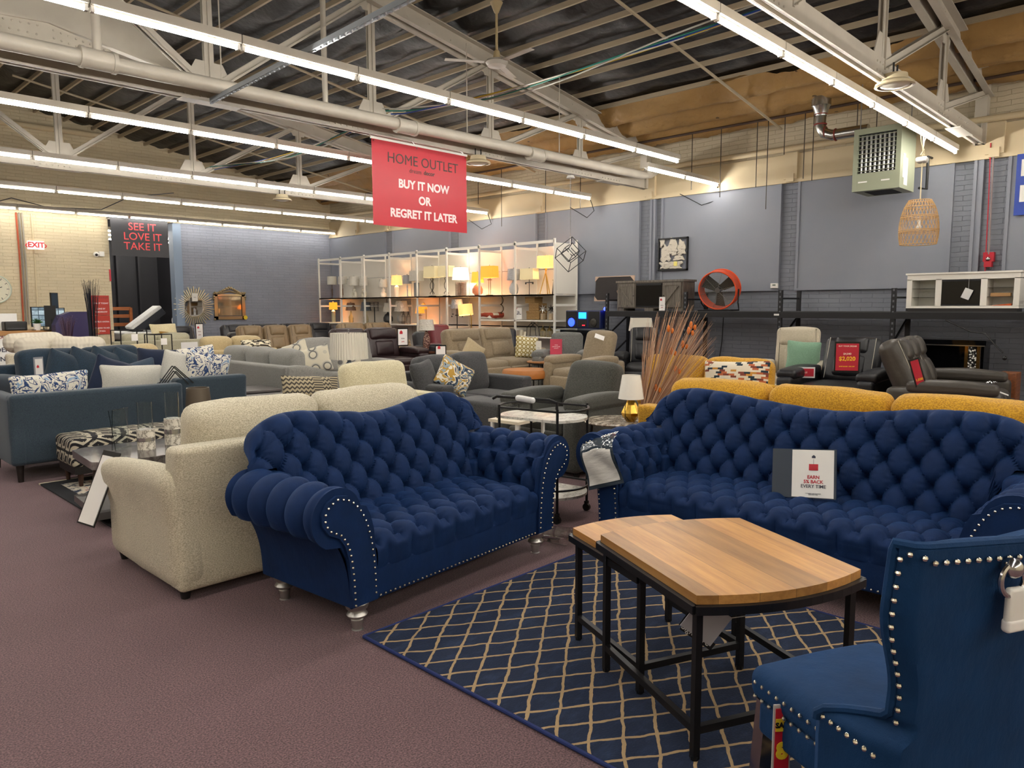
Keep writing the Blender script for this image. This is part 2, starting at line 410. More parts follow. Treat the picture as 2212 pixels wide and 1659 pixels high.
# trusses
def truss(Y, name, label, xs=-5.6):
    t = thing(name, label, 'truss', (0, Y, 0)); zb = 3.9
    for nm, (z0, z1) in (('bottom_chord', (0, 0)),):
        mb = MB()
        for s in (-1, 1):
            mb.b2(xs, 13.19, s*.03-.006, s*.03+.006, zb, zb+.21).b2(xs, 13.19, min(s*.03, s*.06), max(s*.03, s*.06), zb, zb+.014)
        for x in (4.0, 11.9): 
            mb.b2(x-.35, x+.35, -.095, .095, zb-.014, zb-.002)
        for x0 in (3.6, 11.6, 5.6, 8.4, 10.7):
            for i in range(7):
                for z in (.05, .14): mb.ball((x0+i*.09, -.038, zb+z), .013, 3)
        mb.build(nm, STL, t, False)
    tops = []
    for sgn in (1, -1):
        mb = MB(); x1 = PK+sgn*9.15
        a = Vector((PK, 0, roofz(PK)-.34)); b = Vector((x1, 0, roofz(x1)-.30))
        for s in (-1, 1):
            mb.bar(a+Vector((0, s*.05, 0)), b+Vector((0, s*.05, 0)), .014, .24)
            mb.bar(a+Vector((0, s*.10, .11)), b+Vector((0, s*.10, .11)), .10, .014); mb.bar(a+Vector((0, s*.09, -.12)), b+Vector((0, s*.09, -.12)), .09, .014)
        for i in range(22): mb.ball(tuple(a.lerp(b, i/22.)+Vector((0, -.062, .03*(-1)**i))), .012, 3)
        mb.build('top_chord', STL, t, False)
    for k in range(-4, 5):
        x = PK+k*2.315; zt = roofz(x)-.33; zb2 = zb+.2
        if abs(k) == 4: zt = roofz(x)-.3
        mb = MB().b2(x-.055, x+.055, -.028, -.016, zb+.1, zt).b2(x-.055, x+.055, .016, .028, zb+.1, zt).b2(x-.006, x+.006, -.05, .05, zb+.1, zt)
        mb.build('upright', STL, t, False)
        if k:
            x2 = PK+(k-(1 if k > 0 else -1))*2.315
            mb = MB()
            for s in (-1, 1): mb.bar((x, s*.04, zt), (x2, s*.04, zb+.14), .01, .09).bar((x, s*.06, zt-.03), (x2, s*.06, zb+.11), .05, .01)
            mb.build('diagonal', STL, t, False)
        for z_, q in ((zb+.2, 1), (zt, -1)):
            mb = MB(); mb.prism([(-.30, 0), (.30, 0), (.16, .26*q), (-.16, .26*q)] if q > 0 else [(-.25, 0), (-.13, -.22), (.13, -.22), (.25, 0)], .012, TR(x, -.012, z_) @ RX(90)); mb.build('gusset_plate', STL, t, False)
    mb = MB()
    mb.bar((13.15, 0, roofz(13.2)-.3), (11.3, 0, zb+.16), .1, .1) if False else mb.bar((13.1, 0, zb), (13.1, 0, roofz(13.2)-.1), .16, .16)
    mb.build('end_post', STL, t, False)
    return t
truss(2.84, 'roof_truss', 'white riveted steel truss over the near right, heater beyond its end')
truss(8.81, 'roof_truss', 'white riveted steel truss above the big red hanging banner')
truss(14.78, 'roof_truss', 'farther white steel truss behind the red banner, nearest the far wall')
# riveted gusset girder upper left
t = thing('plate_girder', 'large white steel plate with a riveted bent flange in the upper left roof', 'girder', (0, 9.25, 0))
MB().prism([(-.2, 4.33), (2.45, 4.50), (3.95, 4.22), (3.95, 4.34), (3.75, 4.52), (2.7, 5.05), (1.2, 5.5), (-.2, 5.5)], .03, RX(90)).build('web_plate', STL, t, False)
mb = MB().bar((-.2, -.06, 4.33), (2.45, -.06, 4.50), .1, .02).bar((2.45, -.06, 4.50), (4.0, -.06, 4.22), .1, .02)
mb.prism([(1.6, 4.25), (2.0, 4.28), (2.05, 4.25), (2.45, 4.2), (3.0, 4.22), (3.05, 4.36), (2.45, 4.49), (1.6, 4.44)], .03, TR(0, -.05, 0) @ RX(90))
for i in range(9): mb.ball((1.75+i*.075, -.085, 4.42+i*.003), .012, 3).ball((1.7+i*.08, -.085, 4.35), .012, 3)
for i in range(8): mb.ball((2.5+i*.07, -.085, 4.43-i*.012), .012, 3).ball((2.5+i*.07, -.085, 4.35-i*.012), .012, 3)
mb.build('riveted_flange', STL, t, False)
# pipes
def pipe(name, label, pts, r, mat, cat='pipe', extra=None, group=None, n=10):
    mb = MB().tube(pts, r, n)
    if extra: extra(mb)
    return tag(mb.build(name, mat), label, cat, group)
def cpl(mb):
    for x in (2.68, 6.6, 9.3): mb.cyl((x-.16, 8.42, 4.0), (x+.16, 8.42, 4.0), .1, 14).cyl((x-.17, 8.42, 4.0), (x-.13, 8.42, 4.0), .108, 14).cyl((x+.13, 8.42, 4.0), (x+.17, 8.42, 4.0), .108, 14)
    mb.cyl((2.68, 8.42, 4.08), (2.68, 8.42, 5.9), .045, 12); mb.cyl((5.32, 8.42, 4.08), (5.32, 8.42, 6.0), .035, 12)
    for x in (3.97, 7.76, 9.9): mb.cyl((x, 8.42, 4.08), (x, 8.42, 5.4), .008, 6)
    mb.tube([(12.35, 8.42, 4.04), (12.75, 8.45, 4.1), (13.0, 8.5, 4.2)], .07, 10).ball((12.6, 8.42, 4.12), .1, 5)
pipe('drain_pipe', 'thick cream pipe with couplings running beside the truss above the banner', [(-5.5, 8.42, 3.94), (12.4, 8.42, 4.05)], .082, STL, extra=cpl)
pipe('wall_pipe', 'cream pipe along the top of the grey right wall', [(13.03, -5, 4.22), (13.03, 20.5, 4.30)], .05, creamP)
pipe('iron_pipe', 'dark iron pipe under the kraft insulation along the right wall', [(12.7, -5, 4.75), (12.7, 20.5, 4.75)], .024, plain('#4a382e', .6, name='rusty_iron'))
pipe('wall_pipe', 'cream pipe high across the far brick wall', [(-3, 20.6, 5.7), (6.6, 20.6, 5.78)], .07, creamP)
for yy, lb in ((5.9, 'thin pipe down the roof slope, nearest the camera'), (11.8, 'thin pipe down the roof slope behind the banner truss'), (17.5, 'thin pipe down the roof slope beside the far wall')):
    pipe('sprinkler_pipe', lb, [(x, yy, roofz(x)-.42) for x in (4.0, 7, 10, 13)], .022, STL2)
mb = MB()
for y in (4.2, 4.5, 5.2, 5.35, 5.7, 6.0, 6.2, 6.9, 7.5, 10.2, 11.2, 12.6, 13.4): mb.cyl((12.7, y, 3.2+1.0*((y*7) % 1)), (12.7, y, 4.76), .008, 5)
tag(mb.build('hanger_rod', plain('#3d342c', .6, name='rusty_iron')), 'row of thin dark hanger rods dangling before the right wall', 'rods', kind='stuff')
# perforated channel
mb = MB().bar((3.97, 8.7, 3.90), (3.82, 2.6, 3.98), .05, .05)
for i in range(60):
    p = Vector((3.97, 8.7, 3.87)).lerp(Vector((3.82, 2.6, 3.95)), i/60); mb.box(p, (.02, .05, .012))
tag(mb.build('strut_channel', plain('#8b8f93', .4, .6, name='galvanised_steel'), None, False), 'grey slotted steel channel hanging across between two trusses', 'channel')
# cable bundle
for i, (c, lb) in enumerate((('#24479a', 'blue data cable sagging across the roof between the light rows'), ('#c9ad2e', 'yellow data cable sagging across the roof between the light rows'), ('#d8d5cd', 'white data cable sagging across the roof between the light rows'), ('#2f7f72', 'green data cable sagging across the roof between the light rows'), ('#b8b5ad', 'pale grey data cable hanging lowest in the roof bundle'))):
    pts = []
    for k in range(49):
        y = 2.84+12.6*k/48; s_ = abs(sin((y-2.84)/5.97*pi))
        pts.append((6.72+.03*i*cos(y*1.3+i)-(.5 if abs(y-9.2) < .6 else 0)*(1-abs(y-9.2)/.6)*.8, y, 4.24-.10*s_*(1+.25*i)+.015*i))
    pipe('data_cable', lb, pts, .009, plain(c, .5, name='cable_jacket'), 'cable', group='cables across the roof', n=5)
# ---- tube lights ----
tubeM = emis('#fffbf4', TUBE, 'lit_tube'); tubeD = emis('#fffbf4', TUBE*.45, 'dimmed_lit_tube')  # weaker emission for the far rows, chosen to keep the cream wall from clipping
def fixture(label, x, y, z=3.79, group=None):
    t = thing('tube_light', label, 'light', (x, y, z), 0, group)
    MB().b2(-.605, .605, -.062, .062, .035, .11).b2(-.605, .605, -.035, .035, .022, .036).build('housing', STL, t, False)
    MB().cyl((-.575, -.02, 0), (.575, -.02, 0), .015, 8).build('tube', tubeM, t)
    for s in (-1, 1): MB().b2(min(s*.575, s*.6), max(s*.575, s*.6), -.04, 0, -.018, .03).build('lamp_holder', WHT, t, False)
    return t
ORD = ['first', 'second', 'third', 'fourth', 'fifth', 'sixth', 'seventh', 'eighth', 'ninth', 'tenth', 'eleventh', 'twelfth', 'thirteenth', 'fourteenth', 'fifteenth']
rows = [('row over the near right', 3.13, 12.9, 15), ('long row in front of the banner', 6.5, 10.56, 13), ('short row past the longest row', 7.2, 13.13, 2), ('row just behind the banner', 10.03, 12.8, 13),
        ('third row back behind the banner', 13.4, 13.0, 12), ('fourth row back under the far truss', 16.9, 13.0, 11), ('farthest row against the far wall', 20.4, 13.1, 9), ('row beside the camera, right of the picture', -.3, 12.9, 14), ('row behind the camera', -3.7, 12.9, 14)]
fx = None; dimme = None
for nm, y, xe, cnt in rows:
    for i in range(cnt):
        lb = '%s tube from the wall end, %s' % (ORD[i], nm)
        x = xe-.61-i*1.22
        if fx is None: fx = fixture(lb, x, y, group='tube lights, '+nm); fx['group'] = 'tube lights, '+nm
        else: c = copy_tree(fx, None, lb, (x, y, 3.79)); c['group'] = 'tube lights, '+nm
        if y > 15 and fx is not None:
            for q in c.children:
                if q.name.startswith('tube'):
                    if dimme is None: dimme = q.data.copy(); dimme.materials[0] = tubeD
                    q.data = dimme
for i, (x, y, z) in enumerate([(x, y, 3.6) for y in (22.3, 23.6, 25) for x in (6.78, 8.03, 9.28)]):
    c = copy_tree(fx, None, 'lit tube in the black back room, %s around the sign' % ORD[i], (x, y, z)); c['group'] = 'tube lights in the back room'
# cord loops at the ends
for y, xe, lb in ((7.2, 13.1, 'black lamp cord looping from the short tube row to the wall'), (10.03, 12.8, 'black lamp cord looping from the row behind the banner to the wall'), (13.4, 13.0, 'black lamp cord looping from the third row back to the wall')):
    pipe('lamp_cord', lb, [(xe, y, 3.84), (xe+.1, y-.05, 3.55), (13.1, y+.3, 3.45), (13.12, y+.8, 3.72)], .008, BLK, 'cord', n=5)
# dome lights
for x, y, z, lb in ((8.25, 8.7, 3.78, 'round cream dome light hanging right of the red banner'), (8.16, 14.7, 3.8, 'round cream dome light under the far truss'), (8.72, 2.72, 3.86, 'round cream dome light hanging under the near right truss')):
    t = thing('dome_light', lb, 'light', (x, y, z))
    MB().lathe([(.05, .1), (.12, .09), (.13, .03), (.19, 0), (.2, -.03), (.17, -.035), (.16, -.02)], n=24).build('shade', plain('#cdbf9e', .4, name='cream_enamel'), t)
    MB().lathe([(0, -.05), (.08, -.045), (.15, -.025)], n=20).build('lens', plain('#e8e3d2', .3, name='frosted_lens'), t)
    MB().cyl((-.06, 0, .08), (-.06, 0, .2), .01, 6).cyl((.06, 0, .08), (.06, 0, .2), .01, 6).build('bracket', BLK, t)
t = thing('ceiling_fan', 'beige ceiling fan on a short rod beneath the dark roof', 'fan', (7.58, 7.6, 4.95))
fb = plain('#b8a47c', .5, name='beige_enamel')
MB().lathe([(.09, .75), (.075, .72), (.035, .62), (.018, .6), (.018, .12), (.04, .1), (.055, 0), (.05, -.02)]).build('downrod', fb, t)
MB().lathe([(.05, 0), (.14, -.02), (.16, -.05), (.13, -.10), (0, -.11)], n=24).build('motor', plain('#b9b4aa', .4, name='white_enamel'), t)
for k in range(3): MB().box((.42, 0, -.05), (.62, .1, .006)).box((.13, 0, -.05), (.1, .03, .01)).build('blade', plain('#a89f92', .5, name='fan_blade'), t, False).rotation_euler = (0, 0, radians(25+120*k))
# ---- hanging signs ----
def board(name, label, cat, loc, rz, wd, ht, mat, th=.006, group=None, rot=None, parts='panel'):
    t = thing(name, label, cat, loc, rz, group, rot)
    MB().box((0, 0, 0), (wd, th, ht)).build(parts, mat, t, False); return t
t = board('hanging_banner', 'large red hanging sign reading HOME OUTLET, BUY IT NOW OR REGRET IT LATER', 'sign', (7.07, 8.66, 3.235), 0, 1.77, 1.18, plain('#b80f26', .4, name='red_vinyl'))
dkg = plain('#3a2622', .5, name='dark_print'); wh = plain('#f0dcdc', .5, name='white_print')
text(t, 'HOME OUTLET', .2, (.04, -.006, .36), dkg, bold=.0, sx=.98); text(t, 'dream', .088, (-.125, -.006, .225), dkg, bold=.0, sx=1.0); text(t, 'decor', .088, (.135, -.006, .225), dkg, bold=.002)
for s_, z in (('BUY IT NOW', .02), ('OR', -.19), ('REGRET IT LATER', -.4)): text(t, s_, .165, (.04, -.006, z), wh, bold=.006, sx=.98)
MB().b2(-.9, .9, -.012, .012, .58, .61).build('top_rail', WHT, t, False)
mb = MB()
for x in (-.86, -.1, .86): mb.ball((x, -.01, .56), .012, 4).cyl((x, 0, .6), (x, .13, .70), .004, 4)
mb.build('grommet', CHROME, t)
t = board('hanging_banner', 'black hanging sign reading SEE IT LOVE IT TAKE IT over the doorway', 'sign', (7.31, 20.55, 3.30), 0, 1.42, .95, plain('#2a2a2e', .5, name='black_vinyl'))
MB().b2(-.72, .72, -.01, .26, .475, .49).build('hanging_rail', BMET, t, False)
pk = plain('#e84a4e', .5, name='red_print')
for s_, z in (('SEE IT', .28), ('LOVE IT', .03), ('TAKE IT', -.22)): text(t, s_, .27, (.06, -.006, z), pk, bold=.001)
# exit sign, camera, clock, conduits
t = thing('exit_sign', 'white and red EXIT sign high on the cream brick wall', 'sign', (4.97, 20.74, 3.0))
MB().b2(-.17, .17, -.04, .04, -.1, .1).build('housing', plain('#e6d4cc', .4, name='lit_panel', Emission_Color=(1, .75, .7, 1), Emission_Strength=.35), t, False)
text(t, '\u2039EXIT\u203a', .17, (0, -.045, 0), plain('#e02030', .4, name='red_print'), bold=.006)
MB().b2(-.04, .04, -.03, .03, -.2, -.1).build('bracket', creamP, t, False)
t = thing('security_camera', 'small white dome camera on the wall left of the doorway', 'camera', (6.4, 20.7, 2.86))
MB().b2(-.06, .06, -.03, .08, -.06, .06).build('mount', WHT, t, False); MB().ball((-.13, -.03, -.02), .07, 6).build('dome', WHT, t); MB().ball((-.14, -.08, -.03), .035, 5).build('lens', BLK, t)
t = thing('wall_clock', 'round white wall clock at the left edge', 'clock', (4.08, 20.73, 1.94))
MB().cyl((0, .05, 0), (0, -.02, 0), .32, 32).build('face', plain('#e4e0c8', .5, name='clock_face'), t)
mb = MB()
for k in range(60): a = 2*pi*k/60; mb.bar((sin(a)*.285, -.022, cos(a)*.285), (sin(a)*(.23 if k % 5 == 0 else .27), -.022, cos(a)*(.23 if k % 5 == 0 else .27)), .006, .012 if k % 5 == 0 else .005)
mb.build('markings', BLK, t, False); MB().tube([(sin(a)*.32, -.02, cos(a)*.32) for a in [2*pi*k/40 for k in range(40)]], .015, 6, True).build('rim', plain('#c9d2c0', .4, name='rim'), t)
MB().bar((0, -.026, 0), (.14, -.026, .05), .008, .016).bar((0, -.026, 0), (-.05, -.026, .2), .008, .012).build('hand', BLK, t, False)
for i, (x, c, lb) in enumerate(((4.62, '#b5502c', 'orange cable running down the cream brick wall'), (4.68, '#8f8a80', 'grey conduit beside the orange cable on the cream wall'), (4.74, '#a8a090', 'pale cable beside the grey conduit on the cream wall'), (4.93, '#d8c8a4', 'cream conduit right of the cables on the cream wall'))):
    pipe('conduit', lb, [(x, 20.77, 3.75), (x+.01, 20.77, 2.6), (x-.01, 20.76, 1.1)], .018, plain(c, .6, name='cable_jacket'), 'conduit', n=6)
pipe('cable', 'thin cable strung across the far wall under the light row', [(4.0, 20.6, 3.85), (4.5, 20.55, 4.05), (5.2, 20.5, 3.9), (6.4, 20.5, 3.95), (7.0, 20.3, 4.3), (7.4, 18.5, 4.25)], .012, plain('#4a4a4e', .6, name='cable_jacket'), 'cable', n=5)
# ================= FOREGROUND =================
BLUE = velvet('#05244f', '#2f70b8', 'navy_velvet', .22); BLUE2 = velvet('#063058', '#3478c0', 'blue_velvet', .18)
NAIL = plain('#d9d4c8', .22, 1, name='nickel'); SILV = plain('#b9b6b2', .35, .85, name='silver_leaf')
def tuft(a, b, du, dv, amp=.03, r=.012):
    u, v = a/du, b/dv; P, Q = (u+v)/2, (u-v)/2
    sp, sq = abs(sin(pi*P)), abs(sin(pi*Q))
    g = (sp*sq)**.42; c = min(sp, sq)
    pr, qr = P-round(P), Q-round(Q); dx, dy = (pr+qr)*du, (pr-qr)*dv; d = sqrt(dx*dx+dy*dy); th = math.atan2(dy, dx)
    return amp*1.3*(g-1)*(.50+.62*exp(-(d/.055)**2))-.003*exp(-c*14)-.040*exp(-(d/.018)**2)+.010*exp(-(d/.0065)**4)+.0022*cos(9*th)*exp(-((d-.035)/.022)**2)
def nailline(mb, pts, gap=.028, r=.0065, nrm=(0, -1, 0)):
    P = [Vector(p) for p in pts]; acc = 0; out = []; q = Vector(nrm)
    for a, b in zip(P, P[1:]):
        L = (b-a).length
        while acc <= L: out.append(a+(b-a)*(acc/L)); acc += gap
        acc -= L
    for p in out: mb.ball(tuple(p), r, 4)
    return mb
def smoothstep(x): x = max(0, min(1, x)); return x*x*(3-2*x)
def turned_leg(parent, x, y, zt=.15, name='leg'):
    o = MB().lathe([(.028, 0), (.022, .004), (.03, .05), (.024, .058), (.045, .066), (.05, .075), (.043, .086), (.036, .092), (.05, .105), (.058, .13), (.05, zt)], (x, y, 0), 24).build(name, SILV, parent); return o
def chesterfield(name, label, loc, rz, sw, hump, group, prows):
    """sw: half width of the seat"""
    t = thing(name, label, 'sofa', loc, rz, group); D = .70
    # base and rail
    mb = MB(); mb.rbox((0, .36, .215), (2*sw+.02, .72, .16), .012, 3).build('base_rail', BLUE, t)
    # seat
    def seat(u, v):
        x = -sw+2*sw*u; s = v*.86
        if s < .50: y, z, ny, nz = .56-s, .43, 0, 1
        elif s < .64: a = (s-.50)/.14*pi/2; y, z, ny, nz = .06-.075*sin(a), .355+.075*cos(a), -sin(a), cos(a)
        else: q = (s-.64)/.22; y, z, ny, nz = -.015+.012*q*q, .355-.075*q/ .22*.22, -1, 0
        puff = .022*(1-(2*u-1)**8)*(1 if s < .5 else 1-(s-.5)*1.2)
        if s < .56: d = tuft(x, s+.02, .0775, .135, .032)
        else:
            w = smoothstep((s-.56)/.06); xx = (x/.155-.5 if True else 0); fr = abs(sin(pi*(x/.155+.5)))
            d = tuft(x, .58, .0775, .135, .032)*(1-w)+w*(.022*(min(1, fr*1.3)**.5-1))*(1-smoothstep((s-.74)/.14)*.7)
        d += puff*nz+noise.noise(Vector((x*6, s*6, 0)))*.004
        return (x, y+ny*d, z+nz*d)
    MB().grid(seat, int(sw*2/.008), 108).build('seat', BLUE, t)
    # arms
    C = (.215, .575); R = .138
    prof = [(0, .27), (0, .34), (0, .42), (.006, .49), (.022, .55), (.048, .60)]
    a0, a1 = 165, -62
    for i in range(25): a = radians(a0+(a1-a0)*i/24); prof.append((C[0]+R*cos(a), C[1]+R*sin(a)))
    L = [0]
    for p, q in zip(prof, prof[1:]): L.append(L[-1]+math.dist(p, q))
    tot = L[-1]
    def at(s):
        s = max(0, min(tot, s))
        for i in range(len(L)-1):
            if s <= L[i+1] or i == len(L)-2:
                f = (s-L[i])/(L[i+1]-L[i]); p, q = prof[i], prof[i+1]; return (p[0]+(q[0]-p[0])*f, p[1]+(q[1]-p[1])*f)
    for sg, nm in ((-1, 'left'), (1, 'right')):
        def arm(u, v):
            y = .0+.70*u; s = tot*v; a = at(s-.012); b = at(s+.012); c = at(s)
            tx, tz = b[0]-a[0], b[1]-a[1]; l = math.hypot(tx, tz) or 1; nx, nz = -tz/l, tx/l
            fade = smoothstep(y/.05)*smoothstep((tot-s)/.09)
            w = smoothstep((s-.50)/.05); k = (1-w)*tuft(y-.02, s-.16, .0725, .125, .036)+w*.042*(abs(cos(pi*(y-.02)/.145))**.5-1)
            d = k*fade-.010*(1-smoothstep(y/.03))-.02*(1-smoothstep((tot-s)/.05))+.006*noise.noise(Vector((y*5, s*5, sg)))
            taper = 1-.10*smoothstep((y-.3)/.4)*0
            return (sg*(sw+(c[0]+nx*d)*taper), y, c[1]+nz*d)
        mb = MB().grid(arm, 88, 100, flip=(sg > 0))
        mb.build('arm_roll', BLUE, t)
        MB().rbox((sg*(sw+.07), .60, .33), (.14, .24, .38), .02, 3).rbox((sg*(sw+.165), .62, .60), (.22, .22, .16), .05, 4).build('arm_core', BLUE, t)
        # outer side, flaring panel
        def side(u, v):
            y = .005+.70*u; z = .14+(.475-.14)*v; xo = .15+.012*v+.075*v**3
            return (sg*(sw+xo), y, z)
        mb = MB().grid(side, 10, 14, flip=(sg < 0))
        mb.prism([(0, .14), (.15, .14), (.155, .27), (.162, .37), (.18, .43), (.225, .475), (.0, .5)], .02, Matrix(((sg, 0, 0, sg*sw), (0, 0, 1, .68), (0, 1, 0, 0), (0, 0, 0, 1))))
        mb.build('arm_side', BLUE, t)
        cap = prof+[(.2, .44), (.165, .37), (.15, .27), (.15, .14), (0, .14)]
        MB().prism([(x*.985+.002, z-.004) for x, z in cap], .012, Matrix(((sg, 0, 0, sg*sw), (0, 0, 1, 0), (0, 1, 0, 0), (0, 0, 0, 1)))).build('arm_front_lining', BLUE, t)
        # front panel, nail trimmed
        pan = [(.004, .145), (.150, .145), (.155, .27), (.165, .37), (.185, .44), (.215, .485), (.268, .51), (.305, .56), (.306, .61), (.278, .655), (.225, .678), (.165, .668), (.115, .635), (.075, .585), (.045, .52), (.022, .44), (.008, .34)]
        mb = MB().prism(pan, .022, Matrix(((sg, 0, 0, sg*sw), (0, 0, 1, -.016), (0, 1, 0, 0), (0, 0, 0, 1))))
        mb.build('arm_front_panel', BLUE, t)
        ins_ = [(.138, .155), (.142, .27), (.152, .37), (.170, .445), (.205, .497), (.262, .528), (.29, .565), (.29, .605), (.266, .642), (.222, .662), (.17, .652), (.128, .625), (.09, .578), (.062, .52), (.04, .44), (.026, .34), (.02, .25), (.018, .155)]
        nailline(MB(), [(sg*(sw+x), -.019, z) for x, z in ins_], .03).build('nailhead_trim', NAIL, t)
    nailline(MB(), [(-sw-.01, -.006, .155), (sw+.01, -.006, .155)], .03).build('nailhead_trim', NAIL, t)
    # camelback
    tip = sw+.25
    def top(x):
        a = abs(x); q = a/hump
        if a < hump: return .875+.06*smoothstep(q)
        e = (a-hump)/(tip-hump); return .935-.14*e**2.3
    def bot(x): o = abs(x)-sw; return .36 if o < 0 else min(.70, .36+.16*smoothstep(o/.02)+o*1.8)
    def back(u, v):
        x = tip*(2*u-1); zt = top(x)-.07; zb = bot(x); H = max(.01, zt-zb); s = v*1.42
        ed = smoothstep((1-abs(x)/tip)/.10)
        if s < 1: z = zb+H*s; y = .50+.16*(z-.36)/.5; ny, nz = -.95, .25
        else:
            a = (s-1)/.42*pi*1.0; r = .07*(.35+.65*ed); z = zt+r*sin(a)*1.0; y = .50+.16*(zt-.36)/.5+r*(1-cos(a))*1.05; ny, nz = -cos(a), sin(a)
        zz = z if s < 1 else zt+(s-1)*.25
        d = tuft(x, zz-.36-prows, .08, .105, .034)*(ed if s < 1 else ed*(1-smoothstep((s-1.12)/.15)))
        d += .02*ed-.03*(1-ed)+.006*noise.noise(Vector((x*4, zz*4, 2)))
        return (x, y+ny*d, z+nz*d)
    mb = MB().grid(back, int(tip*2/.0085), 110, flip=True)
    mb.build('backrest', BLUE, t)
    def rear(u, v):
        x = tip*.93*(2*u-1); zb = .14+.56*smoothstep((abs(x)-sw-.13)/.03); zt = top(x)-.06; return (x, .70+.06*v, zb+(zt-zb)*v)
    MB().grid(rear, 60, 8, flip=False).build('rear_panel', BLUE, t)
    for x in (-1, 1):
        for y in (.06, .64): turned_leg(t, x*(sw+.07), y)
    return t
chesterfield('tufted_sofa', 'navy velvet tufted loveseat with camel back, beside the cream sofa', (2.568, 2.825, 0), 5.1, .62, .53, 'tufted navy velvet sofas', 0)
chesterfield('tufted_sofa', 'long navy velvet tufted sofa facing the wooden nesting tables', (3.62, 1.68, 0), -90, .90, .80, 'tufted navy velvet sofas', 0)
# rug
rg = NT('trellis_rug'); sp = rg.n('SeparateXYZ', i_0=rg.obj())
wob = rg.noise(7, 2); wx = rg.math('MULTIPLY_ADD', wob, .035, rg.math('MULTIPLY', rg.noise(30, 2), .008))
def _ln(ang, spc, ph):
    a = radians(ang); q = rg.math('ADD', rg.math('MULTIPLY', sp.outputs[0], -sin(a)), rg.math('MULTIPLY', sp.outputs[1], cos(a)))
    q = rg.math('ADD', rg.math('DIVIDE', rg.math('ADD', q, wx), spc), ph); f = rg.math('ABSOLUTE', rg.math('SUBTRACT', rg.math('FRACT', q), .5))
    return rg.math('LESS_THAN', f, .052)
ln_ = rg.math('MAXIMUM', _ln(36.7, .115, .2), _ln(-33.7, .115, .1))
_n = rg.noise(130, 2); _b = rg.noise(6, 5, rg.mp((1, 2.5, 1)), .7)
c = rg.mix(_n, '#0a1832', '#10213e'); c = rg.mix(rg.ramp(_b, [(.5, 0.0), (.8, .4)]), c, '#34496c')
rg.set(rg.mix(ln_, c, '#a48a66'), .95); rg.bump(rg.math('ADD', rg.math('MULTIPLY', _n, .5), rg.math('MULTIPLY', ln_, -.6)), .006, .8)
t = thing('area_rug', 'dark blue rug with a tan diamond trellis under the nesting tables', 'rug', (2.68, 1.46, 0))
MB().rbox((0, 0, .008), (1.68, 2.5, .014), .006, 30).build('pile', rg.m, t)
mb = MB()
for p, q in (((-.845, -1.255), (.845, -1.255)), ((-.845, 1.255), (.845, 1.255)), ((-.845, -1.255), (-.845, 1.255)), ((.845, -1.255), (.845, 1.255))): mb.cyl((*p, .01), (*q, .01), .008, 8)
mb.build('binding', plain('#12265e', .8, name='blue_binding'), t)
# nesting tables
OAK = wood('#946632', '#be8c4c', .6, 'honey_wood', 1, .36, .135, '#4a2c14')
def arcend(w, l, b, n=14, top=True):
    pts = [(-w, -l)]
    for i in range(1, n): x = -w+2*w*i/n; pts.append((x, -l-b*(1-(x/w)**2)))
    pts.append((w, -l))
    pts.append((w, l))
    for i in range(1, n): x = w-2*w*i/n; pts.append((x, l+b*(1-(x/w)**2)))
    pts.append((-w, l)); return pts
def nest(label, loc, rz, w, l, b, h, tg=False):
    t = thing('nesting_table', label, 'table', loc, rz, 'wooden nesting tables')
    MB().prism(arcend(w, l, b), .03, TR(0, 0, h-.03)).build('tabletop', OAK, t, False)
    mb = MB(); P = arcend(w+.008, l+.006, b)
    for p, q in zip(P, P[1:]+P[:1]): mb.bar((*p, h-.045), (*q, h-.045), .022, .028)
    mb.build('apron', BMET, t, False)
    for x in (-w+.02, w-.02):
        for y in (-l+.02, l-.02):
            MB().b2(x-.012, x+.012, y-.012, y+.012, .02, h-.05).cyl((x, y, .016), (x, y, .03), .014, 8).build('leg', BMET, t, False)
    for p, q in (((-w+.02, -l+.02), (-w+.02, l-.02)), ((-w+.02, -l+.02), (w-.02, -l+.02)), ((w-.02, -l+.02), (w-.02, l-.02))):
        MB().bar((*p, .12), (*q, .12), .022, .026).build('stretcher', BMET, t, False)
    return t
nest('larger wooden nesting table with curved ends and black legs, in front', (2.475, 1.30, 0), -26, .335, .335, .065, .585)
nest('smaller wooden nesting table tucked partly under the larger one', (2.60, 1.66, 0), -23, .26, .27, .05, .525)
# hang tag under the table
t = thing('hang_tag', 'grey diamond shaped product tag hanging under the wooden table', 'tag', (2.19, 1.20, .43), -26, rot=(0, radians(35), radians(-50)))
MB().box((0, 0, 0), (.125, .004, .125)).build('card', plain('#b4b2b6', .5, name='grey_card'), t, False)
MB().box((.012, .01, -.062), (.13, .004, .03)).box((.0, .008, 0), (.13, .002, .13)).build('backing_card', BLK, t, False)
MB().cyl((.05, 0, .05), (.095, 0, .095), .0015, 5).build('string', WHT, t)
text(t, 'Signature', .03, (0, -.001, -.059), WHT, name='script_lettering')
